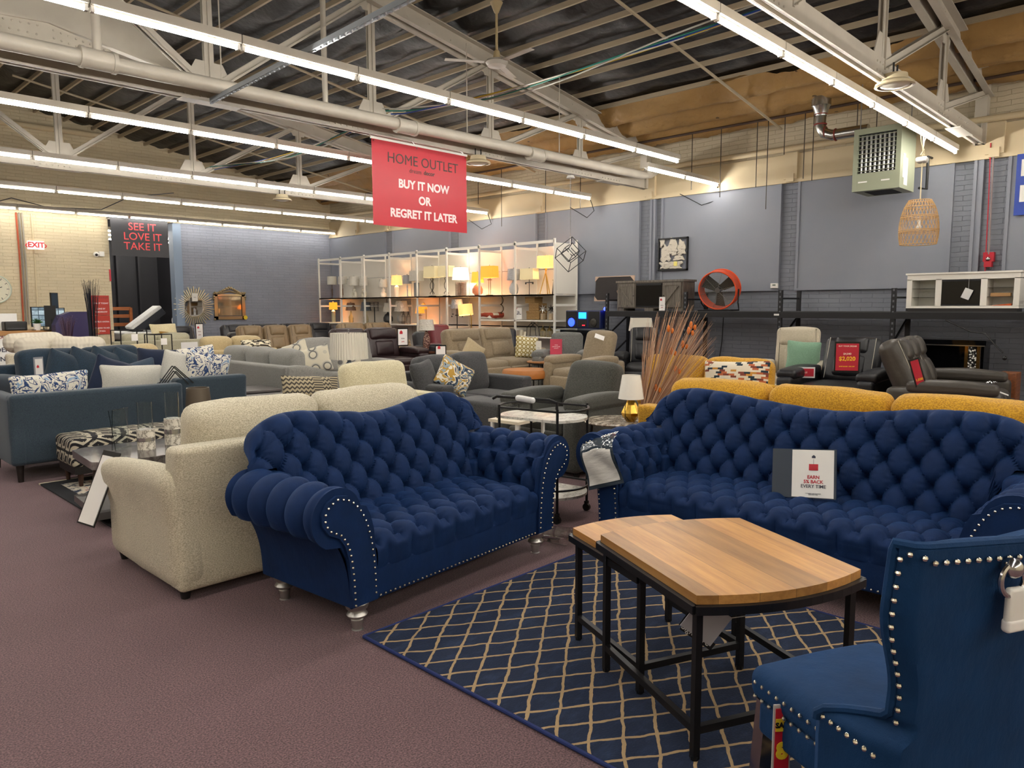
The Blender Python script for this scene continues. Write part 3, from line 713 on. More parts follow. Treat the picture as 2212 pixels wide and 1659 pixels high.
# dining chair
t = thing('dining_chair', 'blue velvet wingback dining chair with nailheads and ring pull, seen from behind', 'chair', (1.868, .32, 0), -26)
MB().rbox((0, .29, .445), (.47, .50, .10), .04, 8, (0, .01, .025), nz=.004).build('seat', BLUE2, t)
def hw(z):
    if z < .55: return .31-.015*(.55-z)
    if z < .63: return .31-.055*smoothstep((z-.55)/.05)
    return .255+.055*smoothstep((z-.66)/.22)
def wing(u, v, outer=True):
    z = .14+(.875)*v; W = hw(z); k = 2*u-1; x = W*k; cr = .05+.015*abs(k)**2
    zt = z if v < .9 else z
    dep = (.18 if z < .55 else .18-.145*smoothstep((z-.55)/.07))
    yb = .0-.10*max(0, z-.5)
    e = abs(k)
    c0 = .82 if z < .55 else .82+.08*smoothstep((z-.55)/.07); y = yb+(0 if e < c0 else dep*((e-c0)/(1-c0))**1.6)
    return x, y, z
def outerf(u, v):
    x, y, z = wing(u, v); return (x, y, z+.02*(1-(2*u-1)**2)*0-(.02*(1-abs(2*u-1))*smoothstep((v-.9)/.1)))
def innerf(u, v):
    x, y, z = wing(u, v); k = 2*u-1
    return (x*(.86+.09*abs(k)**3), y+.026+.035*(1-abs(k)**3), z-(.02*(1-abs(k))*smoothstep((v-.9)/.1)))
mb = MB().grid(outerf, 48, 90, flip=False)
n0 = len(mb.V); mb.grid(innerf, 48, 90, flip=True)
for i in range(48):
    a, b = i*91+90, (i+1)*91+90; mb.add([], []); mb.F.append((a, b, n0+b, n0+a)); mb.I.append(0)
for j in range(90):
    for a in (0, 48*91):
        p = a+j; mb.F.append((p, p+1, n0+p+1, n0+p) if a else (n0+p, n0+p+1, p+1, p)); mb.I.append(0)
mb.build('backrest', BLUE2, t)
rim = [outerf(0, v/60) for v in range(27, 61)]+[outerf(u/30, 1) for u in range(1, 31)]+[outerf(1, v/60) for v in range(59, 26, -1)]
MB().tube([(p[0], p[1]+.012, p[2]+.004) for p in rim], .011, 8).build('piping', BLUE2, t)
nb = [(p[0]*.96, p[1]-.004, p[2]-.026) if 27 <= i < 66 and abs(p[0]) < .27 and p[2] > .98 else (p[0]*1.012, p[1]-.008, p[2]-.01) for i, p in enumerate(rim) if 6 <= i < 92]
mb = MB(); nailline(mb, nb, .03, .0065)
nailline(mb, [(-.234, .50, .455), (-.24, .2, .455)], .03); nailline(mb, [(-.234, .50, .415), (-.24, .2, .415)], .03); nailline(mb, [(-.19, .540, .455), (.19, .540, .455)], .03); nailline(mb, [(-.19, .538, .415), (.19, .538, .415)], .03)
nailline(mb, [(-.312, .02, .545), (-.308, .17, .55)], .025)
mb.build('nailhead_trim', NAIL, t)
MB().rbox((0, .26, .36), (.46, .47, .1), .02, 3).build('seat_frame', BLUE2, t)
mir = plain('#9c9a9a', .12, 1, name='polished_steel')
for x in (-.2, .2):
    MB().bar((x, .49, .40), (x-.0, .53, 0), .04, .04).build('leg', mir, t, False); MB().bar((x, .04, .2), (x, -.04, 0), .035, .035).build('leg', mir, t, False)
mb = MB().tube([(.0+.035*cos(a), -.07, .88+.035*sin(a)) for a in [2*pi*i/24 for i in range(24)]], .006, 8, True).ball((0, -.068, .905), .022, 6).cyl((0, -.045, .905), (0, -.075, .905), .012, 10)
o = mb.build('ring_pull', CHROME, t); o.location = (-.053, .0, .05)
t2 = thing('packet', 'small white paper packet tied to the ring pull of the blue chair', 'packet', (1.815, .27, .866), -26)
MB().rbox((0, 0, 0), (.075, .018, .095), .008, 6, nz=.008).build('wrapper', plain('#dedcd6', .5, name='tissue_paper'), t2)
MB().rbox((0, 0, -.035), (.078, .022, .03), .008, 5, nz=.004).build('folded_card', PAPER, t2)
t3 = thing('price_tag', 'red and yellow price strip in a clear sleeve by the blue chair leg', 'tag', (1.835, .775, .335), -40)
MB().box((0, 0, 0), (.05, .004, .22)).build('sleeve', plain('#b9b4b0', .15, name='clear_plastic'), t3, False)
MB().box((0, -.003, .0), (.04, .003, .2)).build('card', RED, t3, False); MB().box((0, -.006, .055), (.04, .002, .035)).build('yellow_band', YEL, t3, False)
text(t3, '8', .06, (0, -.006, -.02), YEL, bold=.004); text(t3, 'SALE', .02, (0, -.008, .055), BLK, bold=.001)
# acrylic notice on long sofa
t = thing('notice_stand', 'white acrylic sign reading EARN 5% BACK EVERY TIME on the long navy sofa', 'sign', (4.00, 1.62, .575), -90+3, rot=(radians(-14), radians(-6), radians(-87)))
MB().box((0, 0, 0), (.35, .006, .27)).build('acrylic_sleeve', plain('#3a4452', .08, name='dark_acrylic'), t, False)
MB().box((.05, -.004, 0), (.225, .003, .26)).build('card', PAPER, t, False)
dk2 = plain('#33344a', .5, name='dark_print')
text(t, 'EARN', .026, (.055, -.006, -.02), RED, bold=.0006); text(t, '5% BACK', .026, (.055, -.006, -.045), RED, bold=.0006); text(t, 'EVERY TIME', .026, (.055, -.006, -.07), dk2, bold=.0003)
mb = MB().rbox((.055, -.006, .035), (.05, .002, .035), .0009, 2); mb.build('wallet_emblem', RED, t); MB().prism([(-.01, 0), (.01, 0), (.01, .01), (0, .018), (-.01, .01)], .002, TR(.055, -.004, .085) @ RX(90)).box((.055, -.006, .065), (.001, .001, .03)).build('house_emblem', dk2, t, False)
text(t, 'CLOTHING EARN REWARDS\nSAVE EVERY TIME', .0065, (.055, -.006, -.112), dk2)
# plastic sheet on arm
t = thing('plastic_sleeve', 'white sheet in a clear plastic sleeve draped over the sofa arm', 'sleeve', (3.575, 2.70, .565), -90, rot=(0, radians(-19), radians(-90)))
def sheet(u, v, k=1., o=0.):
    x = .135*k*(2*u-1); z = .17*k*(2*v-1); top = max(0, (v-.62)/.38)
    return (x, -.022+.10*top**2+.012*sin(v*4+u*2)+.006*sin(u*7+v*9)-o, z-.03*top**2)
shm = NT('glossy_plastic'); _n = shm.noise(9, 3, shm.mp((1, 1, 3))); shm.set('#3a434c', .06); shm.bump(_n, .02, .5)
MB().grid(lambda u, v: sheet(u, v), 14, 20).build('sleeve', shm.m, t)
shp = NT('plastic_over_paper'); _n = shp.noise(9, 3, shp.mp((1, 1, 3))); shp.set('#d9d6d0', .12); shp.bump(_n, .02, .4)
MB().grid(lambda u, v: sheet(u, v, .86, .004), 12, 20).build('paper', shp.m, t)
# bar cart
t = thing('bar_cart', 'black metal bar cart with marble shelves and castors between the navy sofas', 'cart', (3.95, 3.50, 0), 9)
MAR = marble(); W_, D_ = .24, .20
for z in (.16, .70): MB().prism(arcend(D_, W_, .09), .018, TR(0, 0, z) @ RZ(0)).build('marble_shelf', MAR, t, False)
for z in (.23, .78):
    mb = MB().tube([(x*1.04, y*1.02, z) for x, y in arcend(D_, W_, .09)], .008, 8, True); mb.build('guard_rail', BMET, t)
for x, y in ((-D_, -W_), (D_, -W_), (-D_, W_), (D_, W_)):
    mb = MB().tube([(x*1.04, y*1.02, .07), (x*1.04, y*1.02, .80), ], .010, 8); mb.build('post', BMET, t)
    MB().cyl((x*1.04-.012, y*1.02, .028), (x*1.04+.012, y*1.02, .028), .028, 14).b2(x*1.04-.016, x*1.04+.016, y*1.02-.01, y*1.02+.012, .03, .075).build('castor', BLK, t)
MB().tube([(-D_*1.04, -W_, .80), (-D_*1.04, -W_-.0, .845), (-D_*1.04, -W_+.06, .86), (-D_*1.04, W_+.02, .86), (-D_*1.04, W_+.06, .84)], .011, 8).build('handle', BMET, t)
t2 = thing('cable_tie_bundle', 'white plastic wrap wound on the bar cart handle', 'wrap', (3.95-.24, 3.46, .86), 9)
MB().rbox((0, 0, 0), (.045, .16, .04), .018, 6, nz=.015).build('wrap', plain('#d8d8d8', .25, name='plastic_wrap'), t2)
# plastic bag on the floor
bagM = glass('clear_plastic', '#e6e6e6', .08)
t = thing('plastic_bag', 'crumpled clear plastic bag on the carpet beside the silver sofa leg', 'bag', (3.52, 3.02, .0), 30)
MB().rbox((0, 0, .03), (.26, .22, .05), .02, 12, nz=.03).build('film', bagM, t)
# side table with brass lamp
t = thing('side_table', 'small round marble side table on black legs behind the navy sofa', 'table', (5.0, 3.62, 0))
MB().lathe([(0, .53), (.26, .53), (.27, .54), (.26, .552), (0, .552)], n=40).build('tabletop', marble('#c9beae', '#6f6252', 'brown_marble', 5, .12), t)
for k in range(3): a = 2.1*k; MB().cyl((.2*cos(a), .2*sin(a), .53), (.24*cos(a), .24*sin(a), 0), .012, 8).build('leg', BMET, t)
t = thing('table_lamp', 'small brass faceted lamp with a plastic wrapped white shade', 'lamp', (5.0, 3.47, .553), 0)
br = plain('#b8913e', .25, 1, name='brass')
MB().lathe([(.035, 0), (.075, .05), (.082, .075), (.03, .18), (.02, .20), (.02, .22)], n=10).build('base', br, t, False)
shw = plain('#e9e6de', .25, name='wrapped_shade'); MB().lathe([(.105, .19), (.075, .385)], n=32).lathe([(.1, .19), (.07, .385)], n=32).build('lamp_shade', shw, t)
MB().tube([(-.02, 0, .2), (-.06, 0, .19), (-.085, 0, .12), (-.08, 0, .03), (-.02, -.02, .005)], .003, 5).build('cord', BLK, t)
# ================= MID-FIELD SEATING =================
def nzr(a=.006, f=4.5, sd=0): return lambda p: p+noise.noise_vector(p*f+Vector((sd, sd*2, 0)))*a
def cushion(par, name, c, z, mat, crown=(0, 0, .03), r=.05, M=None, nz=.008, sd=0):
    mb = MB().rbox(c, z, r, 7, crown, M, nzr(nz, 5, sd+c[0]*3+c[1])); return mb.build(name, mat, par)
def sofa(label, loc, rz, W, D, mat, ns=2, armw=.2, armh=.62, seath=.45, fh=.78, bh=.95, legs=('block', '#1b1512', .06), group=None, arm='track', bcush=True, cat='sofa', name='sofa', sides=(1, 1), armslope=0., bmat=None, drop=0.):
    """local: x width, front at y=0 facing -y, back at y=D"""
    t = thing(name, label, cat, loc, rz, group); lz = legs[2]; m2 = bmat or mat
    iw = W-armw*(sides[0]+sides[1]); x0 = -W/2+armw*sides[0]
    MB().rbox((x0+iw/2, D/2, (lz+.30)/2+.0), (iw+.02, D-.06, .30-lz+.0), .02, 4).build('base_rail', mat, t)
    for s, k in ((-1, sides[0]), (1, sides[1])):
        if not k: continue
        cx = s*(W/2-armw/2); H = armh-lz
        def fn(p, s=s, H=H):
            q = Vector(p); f = (q.z+H/2)/H; yy = (q.y+D/2)/D
            if armslope: q.z += armslope*f*smoothstep(yy/.9)*1.0
            if arm == 'roll' and f > .55: q.x += s*.05*(f-.55)/.45
            return q+noise.noise_vector(q*5+Vector((s, 0, loc[0])))*.005
        MB().rbox((cx, D/2-.0, lz+H/2), (armw, D-.02, H), .035 if arm == 'track' else armw*.42, 7, (0, 0, .012 if arm == 'track' else .02), None, fn).build('arm', mat, t)
    def fb(p):
        q = Vector(p); q.y += .10*(q.z/fh if q.z > 0 else 0); return q
    MB().rbox((0, D-.10, (lz+fh)/2), (W-.02 if not armslope else W-.04, .17, fh-lz), .035, 8, (0, .01, 0), None, fb).build('back_frame', mat, t)
    cw = iw/ns
    for i in range(ns):
        cx = x0+cw*(i+.5)
        cushion(t, 'seat_cushion', (cx, (D-.2)/2-.01, seath-.075), (cw-.008, D-.2, .17), mat, (0, .012, .022), .045, sd=i)
        if bcush:
            hh = bh-seath+.02
            cushion(t, 'back_cushion', (cx+.0, D-.30, seath+hh/2-.01+drop), (cw-.006, .22, hh), m2, (.012, .05, .02), .075, RX(-10), .012, i+loc[0])
    if legs[0] == 'block':
        lm = plain(legs[1], .5, name='leg_finish')
        for x in (-W/2+.07, W/2-.07):
            for y in (.06, D-.08): MB().cyl((x, y, 0), (x, y, lz+.01), .022, 12, .032).build('leg', lm, t)
    return t
def pillow(label, loc, rot, w, h, mat, th=.16, cat='pillow', name='throw_pillow', group=None, pipe=None, sd=0):
    t = thing(name, label, cat, loc, 0, group, tuple(radians(a) for a in rot))
    def fn(p):
        q = Vector(p); u, v = abs(q.x)/(w/2), abs(q.z)/(h/2)
        e = max(0, (1-u**2.6)*(1-v**2.6))**.55; q.y *= .06+.94*e
        q.x *= 1-.06*(1-v**2)*u; q.z *= 1-.06*(1-u**2)*v
        return q+noise.noise_vector(q*6+Vector((sd, loc[0], loc[1])))*.008
    MB().rbox((0, 0, 0), (w, th, h), .03, 12, (0, .0, 0), None, fn).build('cover', mat, t)
    if pipe:
        pts = []
        for i in range(64):
            a = 2*pi*i/64; c, s = cos(a), sin(a); k = 1/max(abs(c), abs(s))**.88
            q = Vector((w/2*c*k*.985, 0, h/2*s*k*.985)); u, v = abs(q.x)/(w/2), abs(q.z)/(h/2)
            q.x *= 1-.06*(1-min(1, v)**2)*u; q.z *= 1-.06*(1-min(1, u)**2)*v
            pts.append(tuple(q+noise.noise_vector(q*6+Vector((sd, loc[0], loc[1])))*.008))
        MB().tube(pts, .006, 6, True).build('piping', pipe, t)
    return t
def card(label, loc, rz, w, h, col='#e9e7e3', lines=(), name='price_card', tilt=0, roll=0, cat='tag', frame=None, group=None, lc='#a01c2c', hs=None, housec='#b81c2c'):
    t = thing(name, label, cat, loc, rz, group, (radians(tilt), radians(roll), radians(rz)))
    if frame: MB().box((0, .002, 0), (w+.03, .003, h+.04)).build('sleeve', plain(frame, .15, name='plastic_sleeve'), t, False)
    MB().box((0, -.002, 0), (w, .003, h)).build('card', plain(col, .5, name='printed_card'), t, False)
    for s_, z, sz, c in lines: text(t, s_, sz, (0, -.0045, z), plain(c, .5, name='print'), bold=sz*.02)
    if hs is not None:
        k = w*.16; MB().prism([(-k, -k), (k, -k), (k, k*.3), (0, k*1.3), (-k, k*.3)], .0015, TR(-w*.18, -.004, hs) @ RX(90)).build('house_emblem', plain(housec, .5, name='print'), t, False)
    return t
CRM = fabric('#a89f88', '#d2cab4', 130, .003, 'cream_chenille', stretch=(1, 1, 2.2)); CRM2 = fabric('#b2a888', '#d6ceb0', 150, .003, 'cream_chenille')
NAVY = fabric('#243240', '#36454f', 240, .0015, 'navy_linen'); NAVYD = fabric('#10222f', '#182f42', 120, .001, 'dark_navy_fabric'); DKN = fabric('#0a1730', '#0e1f3e', 200, .001, 'midnight_fabric')
GRY = fabric('#74736f', '#92908a', 170, .0015, 'light_grey_fabric'); DGR = fabric('#2a2b2d', '#48484a', 150, .002, 'charcoal_fabric'); DGR2 = fabric('#33342f', '#4a4a44', 120, .001, 'dark_olive_grey_fabric')
YEM = fabric('#a8780f', '#cf9c20', 110, .006, 'mustard_boucle'); TAN = fabric('#82735c', '#8c7d66', 40, .001, 'tan_suede'); BEI = fabric('#b0a793', '#b8af9b', 60, .001, 'beige_suede')
# cream sofa behind the loveseat (faces +Y)
t = sofa('cream chenille sofa turned away, pushed against the back of the tufted loveseat', (2.36, 4.72, 0), 180, 1.92, 1.02, CRM, 2, .19, .62, .46, .80, .965, ('block', '#151515', .045), 'cream chenille sofas', 'roll', armslope=.05)
# arm front sign frame
t2 = thing('sign_holder', 'white sheet in a black edged sleeve leaning on the arm of the cream sofa', 'sign', (1.356, 4.673, 0.450), 0, rot=(radians(-24), 0, radians(-80)))
MB().box((0, 0, 0), (.19, .006, .44)).build('sleeve', BLK, t2, False); MB().box((.004, -.005, -.01), (.165, .004, .40)).box((.004, .005, -.01), (.165, .004, .40)).build('sheet', PAPER, t2, False)
# facing cream sofa
_s = sofa('cream chenille sofa facing the camera, grey patterned pillow at its end', (3.98, 5.45, 0), 0, 1.85, .98, CRM2, 2, .20, .62, .46, .68, .93, ('block', '#151515', .045), 'cream chenille sofas', 'track')
_c = [c for c in _s.children if c.name.startswith('back_cushion')][0]; bpy.data.objects.remove(_c)
pillow('taupe pillow with a dark tribal print standing on the cream sofa', (3.365, 5.688, 0.730), (-14, 5, -6), .54, .36, pattern('tribal', ('#a2967c', '#3f3a34'), 26), pipe=plain('#a0937a', .8, name='cord'))
# navy sectional seen from behind
t = sofa('navy linen sofa seen from behind with blue and white pillows on it', (2.2, 8.30, 0), 180, 1.46, .98, NAVY, 2, .13, .74, .44, .765, .70, ('block', '#1a120e', .15), 'navy linen sectional', 'track', bcush=False)
t = sofa('shorter navy linen sofa section right of the one seen from behind', (3.30, 8.35, 0), 180, .76, .85, NAVY, 1, .13, .74, .44, .79, .70, ('block', '#1a120e', .15), 'navy linen sectional', 'track', bcush=False)
FLO = pattern('floral', ('#d9d5c9', '#27406e', '#5f8fc0'), 7); PG = fabric('#b3b1a8', '#c9c7be', 200, .002, 'pale_grey_fabric')
pillow('long blue and white floral pillow on the back of the navy sofa', (1.895, 7.749, 0.740), (6, -2, 2), .66, .34, FLO, .15, pipe=plain('#1e3358', .8, name='cord'))
pillow('square midnight blue pillow tucked between the floral and pale grey ones', (2.42, 7.80, .80), (4, 20, 20), .42, .42, DKN, .15)
pillow('long pale grey pillow resting on the navy sofa back', (2.584, 7.740, 0.780), (8, 3, 3), .60, .32, PG, .18)
pillow('upright pale grey ribbed pillow beside the diamond metal frame', (3.220, 8.150, 0.810), (-4, 14, -30), .38, .42, PG, .16)
pillow('blue and white floral pillow lying at the right end of the navy sofa', (3.516, 8.107, 0.820), (12, 6, 10), .56, .36, FLO, .16, pipe=plain('#1e3358', .8, name='cord'))
pillow('smaller floral pillow tucked behind the right hand floral one', (3.45, 8.2, .90), (-5, -6, 0), .42, .34, FLO, .14)
pillow('large midnight blue pillow standing behind the ribbed grey pillow', (3.192, 8.655, 0.830), (-8, 5, -30), .46, .42, DKN, .2)
pillow('slate pillow with white speckled edge propped on the navy sofa', (2.797, 8.208, 0.820), (0, -14, -10), .42, .22, fabric('#2c3b4c', '#3a4a5c', 200, .001, 'slate_fabric'), .15)
pillow('slate and silver sequin pillow behind the midnight one', (2.544, 8.179, 0.810), (0, 18, -10), .3, .24, pattern('patch', ('#20293a', '#c9c5bb', '#1a2230', '#2a3546'), 22), .13)
t = thing('geometric_ornament', 'black wire diamond ornament standing by the ribbed pillow', 'ornament', (2.910, 7.494, 0.780))
mb = MB()
for a, b in (((-.16, -.06), (0, .14)), ((0, .14), (.18, -.04)), ((-.11, -.06), (.01, .09)), ((.01, .09), (.13, -.05))):
    for y in (-.03, .03): mb.bar((a[0], y, a[1]), (b[0], y, b[1]), .009)
mb.build('wire_frame', BMET, t, False)
t = thing('metal_planter', 'tall brown tapered metal cone standing before the navy sofa', 'planter', (2.856, 6.813, 0.000))
bz = plain('#5f554a', .45, .5, name='bronze_metal'); MB().lathe([(0, .01), (.15, .0), (.16, .01), (.10, .76), (.09, .76), (.09, .1)], n=40).build('shell', bz, t); MB().lathe([(.09, .73), (0, .73)], n=30).build('opening', BLK, t)
# lift tables
GW = wood('#4c4644', '#7a7472', 1, 'grey_wood', 0, .3); DW = plain('#1d1a1b', .4, name='black_wood')
for lb, x, y in (('dark wood coffee table beside the brown cone, farther of the pair', 4.18, 8.70), ('dark wood coffee table with grey top, nearer of the pair', 4.02, 7.78)):
    t = thing('coffee_table', lb, 'table', (x, y, 0), -4, 'dark lift-top coffee tables')
    MB().rbox((0, 0, .478), (.78, .60, .03), .004, 3).build('tabletop', GW, t); MB().b2(-.38, .38, -.29, .29, .18, .46).build('cabinet', DW, t, False)
    for i in (-1, 1):
        for j in (-1, 1): MB().b2(i*.355-.025, i*.355+.025, j*.26-.025, j*.27+.025, 0, .18).build('leg', DW, t, False)
    mb = MB()
    for i in (-1, 1): mb.ball((i*.3, -.295, .40), .01, 4)
    mb.build('screw_cap', STEEL, t)
# aztec ottoman, marble table, candle holders
t = thing('bench_ottoman', 'black and white geometric print ottoman behind the marble coffee table', 'ottoman', (2.28, 6.98, 0), 0)
MB().rbox((0, 0, .30), (1.02, .48, .24), .04, 8, (0, .01, .02)).build('cushion', pattern('aztec', ('#17151a', '#b3ab98'), 9), t); MB().b2(-.49, .49, -.22, .22, .12, .19).build('base', DW, t, False)
for i in (-1, 1):
    for j in (-1, 1): MB().cyl((i*.44, j*.18, 0), (i*.44, j*.18, .13), .015, 10, .025).build('leg', plain('#3c2418', .5, name='walnut_leg'), t)
GM = marble('#807a78', '#3e3836', 'grey_marble', 3, .16, .15)
t = thing('coffee_table', 'grey marble coffee table on dark legs behind the cream sofa arm', 'table', (2.05, 5.72, 0), -4)
MB().prism([(-.48, -.28), (-.38, -.36), (.42, -.36), (.5, -.28), (.5, .30), (.42, .36), (-.38, .36), (-.48, .30)], .055, TR(0, 0, .40)).build('tabletop', GM, t, False)
MB().prism([(-.48, -.34), (.5, -.34), (.5, .34), (-.48, .34)], .05, TR(0, 0, .06)).build('lower_shelf', plain('#4a4746', .3, name='dark_stone'), t, False)
for i in (-.36, .36):
    for j in (-.25, .25): MB().cyl((i, j, 0), (i*.95, j*.95, .40), .02, 10).build('leg', plain('#2a1c16', .5, name='walnut_leg'), t)
gl = glass()
for lb, x, y, hh in (('shorter marble candle holder with glass cylinder on the grey marble table', 1.99, 5.70, .15), ('taller marble candle holder with glass cylinder on the grey marble table', 2.21, 5.76, .20)):
    t = thing('candle_holder', lb, 'candle holder', (x, y, .455), 0, 'marble candle holders')
    MB().lathe([(0, 0), (.062, 0), (.062, hh), (0, hh)], n=32).build('base', marble('#dcd6c8', '#7a7164', 'white_marble', 14, .05), t); MB().lathe([(.0635, hh*.42), (.0635, hh*.60)], n=32).build('band', CHROME, t)
    MB().lathe([(.052, hh), (.052, hh+.20), (.0495, hh+.20), (.0495, hh+.003)], n=32).build('glass_cylinder', gl, t)
t = thing('acrylic_sign', 'empty clear acrylic sign holder standing left of the candle holders', 'sign', (1.87, 5.82, .455), 35, rot=(radians(-8), 0, radians(35)))
MB().box((0, 0, .15), (.17, .004, .30)).box((0, .03, .15), (.17, .004, .30), RX(12)).build('panel', gl, t, False)
# small patterned rug
r2 = NT('distressed_rug'); n = r2.noise(11, 5, None, .75); sp2 = r2.n('SeparateXYZ', i_0=r2.obj())
bd = r2.math('MAXIMUM', r2.math('GREATER_THAN', r2.math('ABSOLUTE', sp2.outputs[0]), .68), r2.math('GREATER_THAN', r2.math('ABSOLUTE', sp2.outputs[1]), 1.0))
c = r2.ramp(n, [(.0, '#1c2030'), (.40, '#26344a'), (.46, '#b8b0a0'), (.56, '#c9c0ae'), (.60, '#a8583e'), (.64, '#8fa0a8'), (.7, '#1f2636')], 'CONSTANT')
r2.set(r2.mix(bd, c, '#16171c'), .95)
t = thing('area_rug', 'distressed black, cream and blue rug under the marble table', 'rug', (2.42, 6.0, 0)); MB().rbox((0, 0, .007), (1.6, 2.3, .012), .005, 10).build('pile', r2.m, t)
MB().b2(-.8, .8, 1.13, 1.18, .002, .012).b2(-.8, .8, -1.2, -1.15, .002, .012).build('fringe', plain('#cfc4a8', .9, name='fringe'), t, False)
# grey L sectional
sofa('light grey sofa seen from behind, its back cushions in a row left of the lamp', (5.60, 9.50, 0), 90, 2.3, .98, GRY, 3, .16, .60, .45, .76, .93, ('block', '#151515', .06), 'light grey sectional', armslope=.16)
sofa('light grey sofa facing the camera behind the circle print pillows', (6.62, 9.85, 0), 0, 1.7, .85, GRY, 2, .2, .62, .45, .72, .99, ('block', '#151515', .06), 'light grey sectional', 'roll')
RNG = pattern('ring', ('#c9c2ae', '#6c6a68', '#b5b0a2'), 6.5)
pillow('cream pillow with large grey ring print at the near end of the grey sofa', (5.078, 8.531, 0.799), (-14, -14, -38), .50, .36, RNG, .17)
pillow('ring print pillow propped behind the larger ring print pillow', (5.252, 9.228, 0.857), (-12, -20, -40), .36, .32, RNG, .15)
pillow('ring print pillow at the far right of the grey sofa, under the lamp', (6.149, 9.285, 0.675), (-10, -4, -30), .36, .30, RNG, .15)
# drum lamp on a table
t = thing('side_table', 'white drum side table under the big pleated lamp', 'table', (4.62, 6.98, 0)); MB().lathe([(0, .0), (.2, 0), (.2, .56), (.24, .56), (.24, .58), (0, .58)], n=36).build('body', WHT, t)
t = thing('table_lamp', 'big white pleated drum lamp with a slate blue base, mid picture', 'lamp', (4.50, 6.80, .58))
MB().lathe([(0, 0), (.1, 0), (.1, .02), (.05, .05), (.11, .14), (.12, .2), (.07, .28), (.02, .33), (.02, .38)], n=24).build('base', plain('#3c4a58', .3, name='slate_glaze'), t)
ps = NT('pleated_shade'); sp3 = ps.n('TexCoord').outputs['Object']; q_ = ps.n('SeparateXYZ', i_0=sp3); an = ps.math('ARCTAN2', q_.outputs[1], q_.outputs[0]); wv = ps.math('SINE', ps.math('MULTIPLY', an, 44.0))
ps.set('#d6d1c4', .8); ps.bump(wv, .004, .8)
MB().lathe([(.205, .36), (.195, .64)], n=64).lathe([(.2, .36), (.19, .64)], n=64).build('lamp_shade', ps.m, t)
MB().cyl((0, 0, .38), (0, 0, .66), .006, 6).ball((0, 0, .67), .012, 5).bar((-.19, 0, .62), (.19, 0, .62), .005).bar((0, -.19, .62), (0, .19, .62), .005).build('harp', STEEL, t)
for lb, x, y, sc, c in (('slate blue round vase behind the tufted loveseat', 3.81, 4.83, 1.1, '#5f7078'), ('white round vase right of the slate blue one', 3.75, 4.62, .85, '#d8d2c2')):
    t = thing('bottle_vase', lb, 'vase', (x, y, .50), 0, 'round bottle vases'); MB().lathe([(0, 0), (.06*sc, .0), (.11*sc, .07*sc), (.105*sc, .12*sc), (.05*sc, .17*sc), (.022*sc, .18*sc), (.024*sc, .21*sc)], n=32).build('body', plain(c, .4, name='glaze'), t)
t = thing('console_table', 'narrow cream table behind the loveseat holding the round vases', 'table', (3.78, 4.72, 0)); MB().b2(-.3, .3, -.15, .15, .47, .50).build('tabletop', CRM2, t, False)
for i in (-.27, .27): MB().b2(i-.02, i+.02, -.12, .12, 0, .47).build('leg', WHT, t, False)
# charcoal sofa
sofa('charcoal sofa with a multicoloured pillow facing the camera', (5.92, 6.05, 0), 4, 1.56, .95, DGR, 2, .20, .64, .46, .74, .91, ('block', '#151515', .05), 'charcoal seating', 'track')
pillow('square charcoal pillow at the left end of the charcoal sofa', (5.205, 6.391, 0.700), (-14, -6, 20), .42, .40, DGR, .18)
pillow('tilted pillow printed blue, mustard and white on the charcoal sofa', (5.527, 6.245, 0.718), (-28, 30, -30), .42, .38, pattern('patch', ('#1f2838', '#8f9da6', '#b08a3a', '#d8d2c2', '#2c3a50', '#6d7c84', '#c9b27a'), 6.5), .16, pipe=plain('#d8d2c2', .8, name='cord'))
t = sofa('charcoal corner chair with one block arm behind the tufted loveseat', (5.376, 4.791, 0.000), 0, .98, .80, DGR, 1, .36, .575, .46, .48, .5, ('block', '#151515', .05), 'charcoal seating', 'track', bcush=False, cat='chair', name='armchair', sides=(1, 0))
# small table with oil bottle beyond cart
t = thing('side_table', 'small cream top table with white legs behind the bar cart', 'table', (4.643, 4.426, 0.000), 4); MB().b2(-.2, .2, -.18, .16, .50, .525).build('tabletop', plain('#d6ccb6', .4, name='cream_top'), t, False)
for i in (-.18, .18):
    for j in (-.15, .13): MB().b2(i-.012, i+.012, j-.012, j+.012, 0, .50).build('leg', WHT, t, False)
t = thing('tray_rail', 'thin black wire rail standing on the small cream table', 'tray', (4.62, 4.45, .525), 4); MB().tube([(-.1, .1, 0), (-.1, .1, .07), (.2, .1, .09), (.2, .1, 0)], .005, 6).build('rail', BMET, t)
